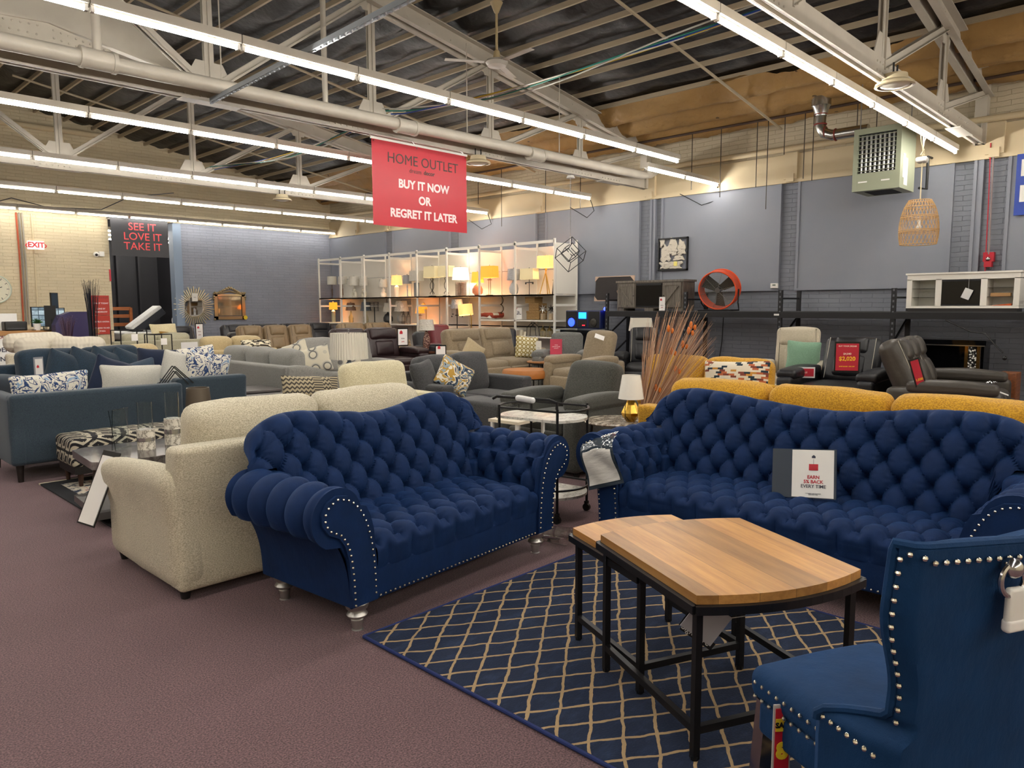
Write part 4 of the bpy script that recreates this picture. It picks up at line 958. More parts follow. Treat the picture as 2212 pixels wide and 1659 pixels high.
# ---- recliners ----
def recliner(label, loc, rz, n, mat, bh=1.05, sw=.62, group=None, D=.98, armw=.22, style='pad', seam=None, name='recliner_sofa', cat='recliner', tilt=14, head=True):
    t = thing(name, label, cat, loc, rz, group); W = n*sw+2*armw; hm = seam or mat
    MB().rbox((0, D*.5, .20), (W-2*armw+.02, D-.12, .34), .03, 4).build('base', mat, t)
    for s in (-1, 1):
        x = s*(W/2-armw/2)
        def fn(p): q = Vector(p); q.z += .03*sin((q.y/D+.5)*2.6)*(1 if q.z > 0 else 0); return q+noise.noise_vector(q*4+Vector((x, 0, 0)))*.005
        MB().rbox((x, D*.47, .32), (armw*.86, D*.92, .56), .05, 6, (.01, .01, .0), None, fn).build('arm', mat, t)
        MB().rbox((x-s*.005, D*.40, .625), (armw*1.05, D*.72, .10), .045, 7, (0, 0, .015), None, fn).build('arm_pad', mat, t)
    for i in range(n):
        x = -W/2+armw+sw*(i+.5)
        cushion(t, 'seat_cushion', (x, D*.36, .42), (sw-.01, D*.68, .18), mat, (0, .02, .03), .06, sd=i)
        MB().rbox((x, -.01, .24), (sw-.03, .07, .32), .03, 5, (0, .015, 0)).build('footrest', mat, t)
        b = MB(); T = TR(x, D*.74, .46) @ RX(-tilt)
        hgt = bh-.43
        o = MB().rbox((0, 0, 0), (sw-.01, .22, hgt), .08, 7, (0, .03, .015), None, nzr(.010, 5, i+loc[1])); 
        for v in o.V: pass
        o.V = [tuple(T @ (Vector(v)+Vector((0, 0, hgt/2)))) for v in o.V]; o.build('backrest', mat, t)
        if head:
            for (zc, hh, yy, ww) in ((hgt*.79, hgt*.36, -.10, .60 if head is True else .84), (hgt*.34, hgt*.46, -.09, .58)):
                q = MB().rbox((0, 0, 0), ((sw-.02)*ww, .12, hh), .05, 6, (0, .03, .01), None, nzr(.006, 6, i)); q.V = [tuple(T @ (Vector(v)+Vector((0, yy, zc)))) for v in q.V]
                q.build('head_cushion' if zc > hgt*.5 else 'lumbar_cushion', mat, t)
        if seam:
            q = MB()
            for sx in (-1, 1): q.tube([tuple(T @ Vector((sx*(sw*.40), -.115, z))) for z in (hgt*.05, hgt*.4, hgt*.75, hgt*.96)], .004, 5)
            q.build('contrast_stitching', seam, t)
    for x in (-W/2+.08, W/2-.08):
        for y in (.1, D-.12): MB().cyl((x, y, 0), (x, y, .06), .025, 8).build('foot', BLK, t)
    return t
STI = plain('#b9b2a2', .7, name='light_thread'); DST = plain('#3a3028', .7, name='dark_thread')
recliner('dark olive grey recliner in side view right of the bar cart', (4.875, 4.438, 0.000), -90, 1, DGR2, .94, .60, D=1.05, armw=.2, name='recliner', head=False, tilt=20)
recliner('beige suede reclining sofa with two patterned pillows, mid picture', (9.75, 9.45, 0), 2, 2, TAN, 1.06, .90, D=1.0, head='wide', group='tan suede recliners')
YO = pattern('oval', ('#d8d2b8', '#a08a1e', '#8c7a5a'), 13)
pillow('yellow and white oval print pillow upright on the beige sofa', (10.356, 9.610, 0.720), (-10, 6, -30), .46, .42, YO, .16, pipe=plain('#9a8a5c', .8, name='cord'))
pillow('tan pillow with a printed edge lying on the beige sofa', (9.05, 9.72, .68), (-20, 34, -20), .42, .42, fabric('#a09070', '#b0a080', 90, .001, 'sand_fabric'), .16)
recliner('beige suede recliner in side view with a white tag on its back', (8.846, 7.413, 0.000), -90, 1, TAN, 1.08, .56, D=1.08, armw=.2, name='recliner', head=False, tilt=18, group='tan suede recliners')
card('small white tag lying on the back of the side view beige recliner', (9.553, 7.258, 1.003), -45, .16, .08, tilt=-30, roll=20)
MB().rbox((0, 0, 0), (.09, .012, .035), .005, 3).build('switch_panel', BLK, None)
_o = bpy.data.objects['switch_panel']; _o.parent = bpy.data.objects['recliner.001'] if 'recliner.001' in bpy.data.objects else None; _o.location = (.496-.02, .42, .43); _o.rotation_euler = (0, 0, radians(90))
recliner('dark grey recliner arm and seat behind the beige recliner', (9.95, 8.45, 0), -60, 1, fabric('#5a5a58', '#6c6c68', 60, .001, 'stone_suede'), .98, .6, name='recliner', head=False)
BLE = leather('#17171b', .38, 'black_leather'); BRO = leather('#2c1c1e', .35, 'brown_leather'); TAU = leather('#3f3a34', .4, 'taupe_leather'); GRL = leather('#2a2a2e', .4, 'charcoal_leather')
recliner('black leather recliner with white stitching beside the grass bundle', (10.384, 7.063, 0.000), -62, 1, BLE, 1.10, .50, D=.9, seam=STI, name='recliner', tilt=16)
recliner('pale beige recliner facing the camera, holding a green pillow', (10.064, 4.299, 0.000), -72, 1, BEI, 1.15, .62, D=1.0, armw=.24, seam=DST, name='recliner', tilt=12, head='wide')
pillow('plain sage green pillow standing in the pale beige recliner', (10.409, 4.287, 0.780), (-14, 3, -66), .46, .44, fabric('#6c9078', '#7ea088', 150, .001, 'sage_fabric'), .16)
recliner('black leather reclining sofa in side view with the red $2,020 card', (9.05, 3.48, 0), -86, 1, BLE, 1.07, .72, D=1.45, armw=.24, name='recliner_sofa', tilt=24, seam=STI)
recliner('taupe leather reclining sofa with three headrests at the right edge', (9.625, 1.665, 0.000), 8, 3, TAU, 1.12, .52, D=1.15, armw=.26, seam=STI, tilt=24)
card('red price card reading $2,020 hanging from the black reclining sofa', (8.438, 2.986, 0.930), -58, .235, .30, '#b5152f', [('BUY YOUR DREAM', .12, .022, '#f0dcc8'), ('$4,040', .035, .03, '#f0dcc8'), ('$2,020', -.02, .062, '#f0c420'), ('SAVE $2,020  50% OFF', -.105, .017, '#f0c420')], 'price_card', frame='#1b1b1d')
card('narrow red and yellow price strip on the taupe reclining sofa', (8.483, 2.285, 0.800), -50, .08, .26, '#b5152f', [('1,030', -.08, .034, '#f0c420')], 'price_card', roll=-18, frame='#1b1b1d')
card('small black and red framed card on the beige recliner arm', (9.437, 3.860, 0.640), -60, .22, .1, '#b5152f', [('SALE', 0, .03, '#f0dcc8')], frame='#dddddd')
for i, (x, y) in enumerate(((8.32+.3, 1.7), )):
    pass
t = thing('cup_holders', 'pair of shiny cup holders in the taupe sofa arm', 'cup holder', (10.035, 1.914, 0.600)); 
for k in (-.06, .06): MB().tube([(k+.045*cos(a), .045*sin(a), 0) for a in [2*pi*i/20 for i in range(20)]], .008, 6, True).build('ring', CHROME, t)
recliner('dark brown leather reclining sofa with a price tag hung on its back', (8.272, 11.267, 0), -8, 2, BRO, 1.06, .72, D=1.05, armw=.26, head='wide', tilt=14)
card('white price tag with a red house hung on the brown leather sofa', (8.640, 11.232, 0.927), -8, .2, .30, '#e6e3e0', [('SOFA', -.03, .03, '#2a2430'), ('$999', -.09, .03, '#b01c2c')], frame='#1b1b1d', hs=.09)
recliner('row of three tan leather recliner seats with dark seams', (8.382, 14.917, 0), -4, 3, leather('#806c50', .5, 'tan_leather'), 1.06, .60, armw=.06, seam=DST)
recliner('pair of tan leather recliner tops behind the brown sofa', (10.573, 14.530, 0), -4, 2, leather('#806c50', .5, 'tan_leather'), 1.08, .75, armw=.1, seam=DST)
recliner('long black leather theatre seating row below the wall mirrors', (10.15, 17.9, 0), 0, 4, GRL, 1.02, .82, armw=.15, seam=STI)
recliner('single black leather recliner at the left end below the round mirror', (7.72, 18.3, 0), 6, 1, GRL, 1.0, .7, armw=.12, seam=STI, name='recliner')
t = recliner('black leather sofa seen from behind with a folded down back', (8.129, 17.335, 0.000), 180, 2, leather('#1d1b1c', .35, 'black_leather'), .90, .46, armw=.1, head=False)
recliner('dark red leather recliner peeking over the beige sofa', (10.563, 11.790, 0), -10, 1, leather('#6c2028', .4, 'red_leather'), 1.08, .5, armw=.05, head=False)
recliner('charcoal recliner just behind the left arm of the beige sofa', (9.842, 11.378, 0), 0, 1, GRL, .95, .34, armw=.05, name='recliner', head=False)
recliner('black leather recliner arm peeking right of the beige sofa back', (10.957, 10.368, 0), -30, 1, BLE, 1.0, .34, armw=.04, name='recliner', head=False)
card('tall white price tag with a red house left of the beige sofa', (7.782, 9.124, 0.740), -40, .15, .24, '#e6e3e0', [('RECLINER', -.05, .02, '#2a2430'), ('$899', -.10, .03, '#b01c2c')], frame='#1b1b1d', hs=.10)
# ottomans
def rdtable(label, loc, r, h, top, th, cat='ottoman', name='round_ottoman'):
    t = thing(name, label, cat, loc); MB().lathe([(0, h-th), (r*.97, h-th), (r, h-th*.7), (r, h-th*.25), (r*.95, h), (0, h+.005)], n=44).build('cushion' if cat == 'ottoman' else 'tabletop', top, t)
    for z in (h-th-.01, .02): MB().tube([(r*.9*cos(a), r*.9*sin(a), z) for a in [2*pi*i/40 for i in range(40)]], .01, 6, True).build('ring', BMET, t)
    for k in range(4): a = k*pi/2+.4; MB().cyl((r*.9*cos(a), r*.9*sin(a), .0), (r*.9*cos(a), r*.9*sin(a), h-th), .011, 8).build('leg', BMET, t)
    return t
rdtable('round orange leather ottoman on a black wire base', (8.844, 8.213, 0), .40, .47, leather('#a8682c', .5, 'orange_leather'), .13)
rdtable('small round wooden side table behind the orange ottoman', (9.942, 8.813, 0), .3, .52, wood('#8a5a30', '#a8743f', name='oak'), .03, 'table', 'side_table')
t = thing('shag_throw', 'folded black shag throw on the floor before the beige recliner', 'throw', (8.780, 7.410, 0)); MB().rbox((0, 0, .11), (.36, .34, .2), .06, 14, nz=.04).build('fleece', plain('#0d0d10', 1., name='black_fleece'), t)
t = thing('area_rug', 'cream rug with faint pattern under the orange ottoman', 'rug', (9.1, 7.9, 0)); MB().rbox((0, 0, .006), (3.8, 2.6, .01), .004, 8).build('pile', fabric('#b5a88c', '#d0c6ae', 14, .002, 'cream_rug'), t)
# yellow sofas
sofa('mustard boucle sofa seen from behind over the long navy sofa', (5.62, 1.84, 0), 90, 2.66, .98, YEM, 3, .16, .62, .46, .76, .94, ('block', '#1a120e', .1), 'mustard boucle sofas')
sofa('mustard boucle sofa facing the camera behind the grass bundle', (6.05, 3.74, 0), -90, 1.78, .95, YEM, 2, .2, .64, .46, .72, .97, ('block', '#1a120e', .1), 'mustard boucle sofas')
pillow('cream pillow with striped terracotta and navy blocks on the mustard sofa', (6.393, 3.262, 0.800), (-12, -2, -84), .64, .38, pattern('stripe', ('#d9d0bc', '#b5633c', '#d9d0bc', '#d9d0bc', '#1f3340', '#d9d0bc', '#d9d0bc', '#c08a3a', '#d9d0bc', '#7a3c30'), 52), .16)
pillow('mustard boucle pillow tucked low under the striped pillow', (6.181, 3.073, 0.660), (-30, 4, -84), .5, .36, YEM, .15)
# grass bundle
t = thing('grass_bundle', 'tall bundle of dried brown grass with orange paper flowers, tied at its foot', 'dried grass', (5.546, 3.731, 0.420))
gm = [plain(c, .8, name='dried_stem') for c in ('#b08e74', '#ccac92', '#9a7058', '#bd9a7c')]
for q in range(4):
    mb = MB(); random.seed(q+3)
    for i in range(58):
        a = random.uniform(-1, 1); b = random.uniform(-1, 1); L = random.uniform(.75, 1.12)
        dx, dy = (.30+.26*a)*.72, -(.30+.26*a)*.0+.0
        ex = (.33+.27*a); ux, uy = .695, -.72
        p0 = Vector((ux*a*.03, uy*a*.03, 0)); tp = Vector((ux*ex+b*.1, uy*ex+b*.1, L-.18*a*a))
        pts = [p0.lerp(tp, s)+Vector((ux, uy, 0))*(.05*(s*s)*a*a*(1 if a > 0 else -1))+Vector((random.uniform(-1, 1), random.uniform(-1, 1), 0))*.008 for s in (0, .25, .5, .75, 1)]
        mb.tube(pts, .0025, 3, rr=[.003, .003, .0024, .002, .001])
    o = mb.build('stem_cluster', gm[q], t); o['kind'] = 'stuff'
random.seed(11)
for i, (e, z) in enumerate(((.2, .86), (.40, .89), (.38, .84), (.23, .66), (.10, .33), (.27, .5), (.14, .18), (.33, .72), (.3, .34))):
    MB().ball((.695*e, -.72*e-.03, z+.02), .022, 5, (.7, .7, 1.6)).ball((.695*(e+.018), -.72*(e+.018)-.05, z), .018, 5, (.8, .8, 1.4)).build('paper_flower', plain('#d9731c', .6, name='orange_paper'), t)
MB().rbox((0, 0, .02), (.09, .09, .07), .03, 5, nz=.01).build('twine_tie', plain('#9a7a4c', .9, name='twine'), t)
t = thing('floor_stand', 'low dark stand under the dried grass bundle', 'stand', (5.50, 3.78, 0)); MB().b2(-.1, .1, -.1, .1, 0, .40).build('block', DW, t, False)
# ================= LAMP SHELVING =================
BX0, BX1 = 12.30, 13.08
PY = [20.10-1.19*i for i in range(9)]
SW = plain('#dedad0', .5, name='white_shelf'); SWP = plain('#d9d4c9', .7, name='white_panel')
t = thing('display_shelving', 'tall white open shelving full of lamps against the right wall', 'shelving', (12.7, 15.34, 0))
def L(x, y): return x-12.7, y-15.34
for i, y in enumerate(PY):
    for x in (BX0, BX1-.03):
        a, b = L(x, y); MB().b2(a-.02, a+.02, b-.02, b+.02, 0, 2.97).build('post', SW, t, False)
    a, b = L(BX0, y); c = BX1-.03-12.7
    for z in (2.80, 1.50, .95, .3): MB().b2(a, c, b-.01, b+.01, z, z+.05).build('cross_bar', SW, t, False)
a0, a1 = BX0-12.7, BX1-12.7; b0, b1 = PY[-1]-15.34, PY[0]-15.34
for z0, z1, y0, y1, x0 in ((2.88, 2.94, b0, b1, a0), (1.735, 1.765, b0, b1, a0)): MB().b2(a0-.02, a0+.02, y0, y1, z0, z1).build('front_rail', SW, t, False)
def shelf(y0, y1, z, nm='shelf'): MB().b2(a0-.02, a1, y0-15.34, y1-15.34, z-.03, z).build(nm, SW, t, False)
for i in range(8): shelf(PY[i+1]+.0, PY[i]-.0, 1.765)
for i in range(4): shelf(PY[i+1], PY[i], 1.03)
for i in (6, 7): shelf(PY[i+1], PY[i], 1.19); shelf(PY[i+1], PY[i], .82)
for i in range(8):
    y0, y1 = PY[i+1]-15.34, PY[i]-15.34
    for z0, z1 in ((.1, 1.0), (1.03, 1.73), (1.77, 2.35), (2.36, 2.88)):
        MB().b2(a1-.03, a1-.015, y0+.0, y1-.025, z0, z1).build('back_panel', SWP, t, False)
MB().b2(a0+.04, a1-.05, b0-.012, b0+.0, 1.77, 2.88).build('end_panel', SWP, t, False)
def shademat(kind, key):
    col, em, st = {'off': ('#cfcabc', None, 0), 'wrap': ('#c9c4b8', None, 0), 'cream': ('#c4bb98', '#ffe0a0', .10), 'warm': ('#dcb680', '#ffb060', .5), 'orange': ('#d88a3c', '#ff8a28', .5), 'yellow': ('#d89a48', '#ff9020', .5), 'white': ('#e8e6e0', '#fff2e0', .5), 'brown': ('#8a6a56', None, 0), 'slate': ('#6f767e', None, 0), 'grey': ('#9c9a9c', None, 0), 'silver': ('#a9a8a8', None, 0)}[kind]
    k = ('shade', kind)
    if k not in MC:
        n = NT('lamp_shade_'+kind); n.set(col, .18 if kind in ('wrap', 'brown', 'slate', 'silver') else .8)
        if kind in ('wrap', 'brown', 'slate', 'silver'): n.bump(n.noise(26, 3), .02, .9)
        if em: n.b.inputs['Emission Color'].default_value = lin(em); n.b.inputs['Emission Strength'].default_value = st
        MC[k] = n.m
    return MC[k]
def slamp(label, y, w, z0, z1, kind, base, zs=1.765, x=12.7, rect=False, taper=.85, light=0):
    t = thing('table_lamp', label, 'lamp', (x, y, zs), 0, 'lamps on the white shelving'); h0, h1 = z0-zs, z1-zs; r = w/2
    if rect:
        mb = MB()
        for (u0, v0, u1, v1) in ((-.5, -1, .5, -1), (.5, -1, .5, 1), (.5, 1, -.5, 1), (-.5, 1, -.5, -1)):
            p = [(u0*r*1.0, v0*r, h0), (u1*r, v1*r, h0), (u1*r*.94, v1*r*.94, h1), (u0*r*.94, v0*r*.94, h1)]; mb.add(p, [(0, 1, 2, 3)])
        mb.build('lamp_shade', shademat(kind, 0), t, False)
    else: MB().lathe([(r, h0), (r*taper, h1)], n=32).lathe([(r*.985, h0), (r*taper*.985, h1)], n=32).build('lamp_shade', shademat(kind, 0), t)
    MB().cyl((0, 0, max(.02, h0-.06)), (0, 0, h1+.01), .006, 6).ball((0, 0, h1+.02), .014, 4).build('stem', STEEL, t)
    H = h0-.01; k, c = base; m = plain(c, .4, name='lamp_base')
    if k == 'column': mb = MB().b2(-.045, .045, -.06, .06, 0, H-.03)
    elif k == 'cyl': mb = MB().lathe([(0, 0), (.06, 0), (.06, H-.05), (.02, H), (0, H)], n=20)
    elif k == 'gourd': mb = MB().lathe([(.04, 0), (.09, .05), (.09, .11), (.045, .16), (.055, .2), (.02, .26), (.012, H)], n=24)
    elif k == 'eight':
        mb = MB().tube([(0, .055*cos(a)*1.3, .10+.085*sin(a)) for a in [2*pi*i/24 for i in range(24)]], .045, 10, True).ball((0, .02, .24), .06, 6, (1, 1, .8)).cyl((0, 0, .28), (0, 0, H), .012, 8)
    elif k == 'stick': mb = MB().lathe([(.09, 0), (.09, .012), (.012, .02), (.012, .08), (.022, .09), (.022, H*.7), (.01, H*.72), (.01, H)], n=16)
    elif k == 'balls':
        mb = MB().lathe([(.06, 0), (.06, .015), (.01, .02)], n=16)
        for i in range(7): mb.ball((0, 0, .045+i*(H-.06)/7), .024, 5)
    elif k == 'scroll':
        mb = MB().lathe([(.10, 0), (.10, .02), (.03, .03)], n=20)
        for a in range(3):
            c_, s_ = cos(a*2.1), sin(a*2.1)
            mb.tube([(c_*r_, s_*r_, z) for r_, z in ((.05, .06), (.065, .09), (.03, .12), (.01, .16), (.05, .24), (.055, .32), (.02, .40), (.045, H-.03), (.02, H))], .009, 6)
    elif k == 'lattice':
        mb = MB()
        for i in range(9):
            for s in (-1, 1): mb.b2(-.09, .09, s*.095-.004, s*.095+.004, .02+i*(H-.09)/8, .028+i*(H-.09)/8).b2(s*.095-.004, s*.095+.004, -.09, .09, .02+i*(H-.09)/8, .028+i*(H-.09)/8)
        for i in range(8):
            for s in (-1, 1): y_ = -.095+i*.19/7; mb.b2(s*.095-.004, s*.095+.004, y_-.004, y_+.004, 0, H-.06).b2(y_-.004, y_+.004, s*.095-.004, s*.095+.004, 0, H-.06)
        mb.b2(-.1, .1, -.1, .1, H-.07, H-.05)
    elif k == 'jug': mb = MB().lathe([(.04, 0), (.10, .06), (.115, .16), (.09, .25), (.035, .31), (.03, H)], n=28)
    elif k == 'round': mb = MB().lathe([(.06, 0), (.13, .07), (.135, .16), (.09, .25), (.03, .29), (.02, H)], n=28)
    elif k == 'tripod':
        mb = MB()
        for a in range(3): mb.cyl((.14*cos(a*2.1+.4), .14*sin(a*2.1+.4), 0), (-.02*cos(a*2.1+.4), -.02*sin(a*2.1+.4), H), .012, 8)
    elif k == 'tee': mb = MB().lathe([(.1, 0), (.1, .01), (0, .01)], n=16).cyl((0, 0, 0), (0, 0, H), .008, 8).b2(-.015, .015, -.12, .12, H-.07, H-.05).b2(-.015, .015, -.12, -.10, H-.10, H-.05).b2(-.015, .015, .10, .12, H-.10, H-.05)
    elif k == 'bottle': mb = MB().lathe([(.06, 0), (.07, .02), (.07, .17), (.03, .24), (.02, H)], n=24)
    elif k == 'thin': mb = MB().b2(-.06, .06, -.06, .06, 0, .02).cyl((0, .03, .02), (0, .03, H), .006, 8).cyl((0, -.03, .02), (0, -.03, H), .006, 8).b2(-.03, .03, -.06, .06, H-.05, H-.035)
    mb.build('base', glass('tinted_glass', c, .08) if k == 'bottle' else m, t)
    if light:
        ld = bpy.data.lights.new('bulb', 'POINT'); ld.energy = light*.45; ld.color = {'white': (1, .9, .78)}.get(kind, (1, .66, .32)); ld.shadow_soft_size = .04
        lo = bpy.data.objects.new('bulb', ld); COL.objects.link(lo); lo.parent = t; lo.location = (0, 0, (h0+h1)/2)
    return t
for a in (
 ('white drum lamp on a dark stick, leftmost on the upper shelf', 20.02, .29, 2.19, 2.44, 'off', ('stick', '#4a3020')),
 ('white drum lamp second from the left end of the upper shelf', 19.45, .26, 2.19, 2.42, 'wrap', ('stick', '#6a4426')),
 ('wrapped lamp on a cream figure eight base, upper shelf left', 18.82, .34, 2.13, 2.40, 'wrap', ('eight', '#cfc8b6')),
 ('wrapped lamp half hidden by the post beside the figure eight lamp', 18.33, .26, 2.12, 2.39, 'wrap', ('eight', '#c4bca8')),
 ('wrapped cone lamp on a white gourd base, upper shelf', 17.38, .26, 2.06, 2.28, 'wrap', ('gourd', '#e2ded4')),
 ('glowing cream lamp on a white cylinder, upper shelf', 16.74, .32, 2.11, 2.37, 'warm', ('cyl', '#e2dccf')),
 ('small grey shade lamp on stacked clear balls, upper shelf', 16.27, .25, 2.13, 2.36, 'grey', ('balls', '#c2c4c6')),
 ('rectangular off white lamp on a grey column, upper shelf', 15.86, .40, 2.19, 2.47, 'wrap', ('column', '#6c7074')),
 ('wide pale yellow lamp on black scrollwork, left of the pair', 15.20, .46, 2.26, 2.56, 'cream', ('scroll', '#17130f')),
 ('wide glowing yellow lamp on black scrollwork, right of the pair', 14.63, .44, 2.27, 2.55, 'cream', ('scroll', '#17130f')),
 ('bright white lamp on a square lattice base, upper shelf', 14.07, .44, 2.18, 2.48, 'white', ('lattice', '#8a7464')),
 ('small glowing yellow lamp on a woven round base, upper shelf', 13.45, .32, 2.09, 2.35, 'yellow', ('round', '#a86a4a')),
 ('large glowing orange box lamp on a thin stand, upper shelf', 13.02, .43, 2.20, 2.48, 'orange', ('thin', '#3a2a1c')),
 ('silver wrapped lamp on a pale grey jug base, upper shelf', 12.20, .33, 2.12, 2.38, 'silver', ('jug', '#aeb0ae')),
 ('wide pale cream lamp on a dark crossbar base, upper shelf', 11.70, .42, 2.12, 2.37, 'cream', ('tee', '#1f2228')),
 ('glowing orange lamp on a brass tripod, right end of upper shelf', 11.19, .39, 2.37, 2.64, 'warm', ('tripod', '#b8923a')),
): slamp(*a, rect=('box' in a[0] or 'rectangular' in a[0] or 'wide' in a[0] or 'tripod' in a[0]), taper=.96 if 'drum' in a[0] else .85, light={'warm': 9, 'orange': 14, 'yellow': 9, 'white': 12}.get(a[5], 2.5 if 'scroll' in a[0] else 0))
for a in (
 ('glowing yellow box lamp, leftmost on the lower shelf', 19.99, .27, 1.42, 1.64, 'yellow', ('cyl', '#9aa08a')),
 ('brown wrapped lamp on a glass bottle base, lower shelf', 19.03, .32, 1.39, 1.62, 'brown', ('bottle', '#e8dcae')),
 ('slate wrapped lamp on a glass bottle base, lower shelf', 18.25, .33, 1.38, 1.64, 'slate', ('bottle', '#dfe0c8')),
 ('pale lamp on a dark grey jug, lower shelf', 17.17, .28, 1.36, 1.61, 'off', ('round', '#2a2a2b')),
 ('tapered half lit lamp on a round grey jug, lower shelf', 16.54, .42, 1.37, 1.66, 'wrap', ('round', '#8a8a86')),
 ('small glowing orange lamp on a black stick, lower shelf', 15.73, .26, 1.32, 1.53, 'orange', ('thin', '#22201e')),
): slamp(*a, zs=1.03, rect='box' in a[0], taper=.72, light={'yellow': 14, 'orange': 10}.get(a[5], 0))
t = thing('table_lamp', 'black wire cage lamp on a black stand, lower shelf', 'lamp', (12.6, 17.68, 1.03), 0, 'lamps on the white shelving'); mb = MB()
for i in range(6): mb.tube([(.13*cos(a), .13*sin(a), .36+i*.048) for a in [2*pi*k/16 for k in range(16)]], .006, 5, True)
for k in range(6): mb.cyl((.13*cos(k), .13*sin(k), .36), (.13*cos(k), .13*sin(k), .6), .005, 5)
mb.build('cage_shade', BMET, t); MB().lathe([(.1, 0), (.1, .015), (.015, .03), (.015, .45), (0, .45)], n=16).build('base', BMET, t)
t = thing('arc_lamp', 'orange glass dome lamp on a curved brass arm, lower shelf', 'lamp', (12.6, 15.45, 1.03), 0, 'lamps on the white shelving'); MB().tube([(0, -.1, 0), (0, -.1, .4), (0, -.07, .52), (0, 0, .58)], .009, 6).lathe([(.07, 0), (.07, .02), (0, .02)], (0, -.1, 0), 16).build('arm', plain('#b8923a', .3, 1, name='brass'), t)
MB().lathe([(.1, .4), (.095, .47), (.05, .54), (.01, .56)], n=24).build('glass_shade', shademat('orange', 0), t)
for lb, y, n_ in (('black wire bottle frame between two lamps on the lower shelf', 16.2, 0), ('second black wire bottle frame, right of the first', 15.98, 1)):
    t = thing('wire_ornament', lb, 'ornament', (12.5, y, 1.03), 0, 'wire bottle frames'); mb = MB()
    for k in range(4): c_, s_ = cos(k*pi/2+.5), sin(k*pi/2+.5); mb.tube([(.055*c_, .055*s_, 0), (.055*c_, .055*s_, .2), (.02*c_, .02*s_, .27), (.02*c_, .02*s_, .34)], .005, 4)
    for z, r in ((.0, .055), (.2, .055), (.34, .02)): mb.tube([(r*cos(a), r*sin(a), z) for a in [2*pi*k/14 for k in range(14)]], .004, 4, True)
    mb.build('wire_frame', BMET, t)
for lb, y, h in (('shorter black and gold cone vase at the right end, upper shelf', 10.96, .32), ('taller black and gold cone vase at the right end, upper shelf', 10.80, .39)):
    t = thing('cone_vase', lb, 'vase', (12.75, y, 1.765), 0, 'black and gold cone vases'); MB().lathe([(0, 0), (.07, 0), (.035, h), (.03, h), (.03, h-.05)], n=24).build('body', plain('#26241f', .35, name='black_glaze'), t); MB().lathe([(.036, h-.01), (.055, h), (.055, h+.01), (.03, h+.01)], n=24).build('rim', plain('#a08848', .3, 1, name='brass'), t)
t = thing('floor_lamp', 'lamp with a silver wrapped chandelier shade on a dark pole', 'lamp', (12.5, 14.0, 0)); MB().lathe([(.17, 1.45), (.13, 1.68)], n=32).build('lamp_shade', shademat('silver', 0), t); MB().cyl((0, 0, 0), (0, 0, 1.5), .012, 8).lathe([(.14, 0), (.14, .02), (0, .02)], n=24).build('pole', BMET, t)
for k in range(6): a = k*1.05; mb = MB(); mb.cyl((.14*cos(a), .14*sin(a), 1.45), (.14*cos(a), .14*sin(a), 1.32-.03*(k % 3)), .003, 4).ball((.14*cos(a), .14*sin(a), 1.31-.03*(k % 3)), .018, 4).build('pendant', BLK, t)
t = thing('floor_lamp', 'glowing cream drum floor lamp on a gold pole inside the shelving', 'lamp', (12.45, 13.55, 0)); MB().lathe([(.18, -.13), (.18, .13)], (0, .08, 1.42), 32, RX(-8)).build('lamp_shade', shademat('warm', 0), t); MB().tube([(0, -.13, 0), (0, -.13, 1.2), (0, -.1, 1.36), (0, .08, 1.42)], .011, 8).lathe([(.13, 0), (.13, .02), (0, .02)], (0, -.13, 0), 24).build('pole', plain('#b8923a', .3, 1, name='brass'), t)
ld = bpy.data.lights.new('bulb', 'POINT'); ld.energy = 3; ld.color = (1, .68, .34); ld.shadow_soft_size = .04; lo = bpy.data.objects.new('bulb', ld); COL.objects.link(lo); lo.parent = t; lo.location = (0, .08, 1.42)
t = thing('throw_pillow', 'rust striped pillow in clear wrap on the white shelving', 'pillow', (12.6, 12.85, 1.29)); MB().rbox((0, 0, 0), (.4, .52, .14), .06, 10, nz=.02).build('cover', pattern('stripe', ('#a8452c', '#8c3420', '#d9cbb4', '#a8452c'), 16), t); MB().rbox((0, .05, -.04), (.38, .46, .1), .04, 8, nz=.03).build('wrap', plain('#d6d2c8', .2, name='plastic_wrap'), t)
t = thing('curl_ornament', 'twisted bronze curl ornament hanging in the shelving', 'ornament', (12.55, 12.45, 1.2)); MB().tube([(0, .05*sin(k*.6)*(1.2-k*.02), .1+.018*k*1.05+.03*cos(k*.6)) for k in range(24)], .012, 6).build('coil', plain('#5a4a38', .35, .8, name='bronze'), t)
t = thing('counter_sign', 'white acrylic notice with a red corner on the shelving', 'sign', (12.45, 11.81, 1.2)); MB().box((0, 0, .135), (.004, .21, .27)).build('panel', PAPER, t, False); MB().prism([(0, 0), (.07, 0), (0, -.07)], .002, TR(-.004, .1, .265) @ RZ(-90) @ RX(90)).build('red_corner', RED, t, False)
text(t, 'Shop\nonline\nperfect room', .032, (-.004, 0, .15), plain('#22304c', .5, name='print'), rot=(90, 0, -90), bold=.001)
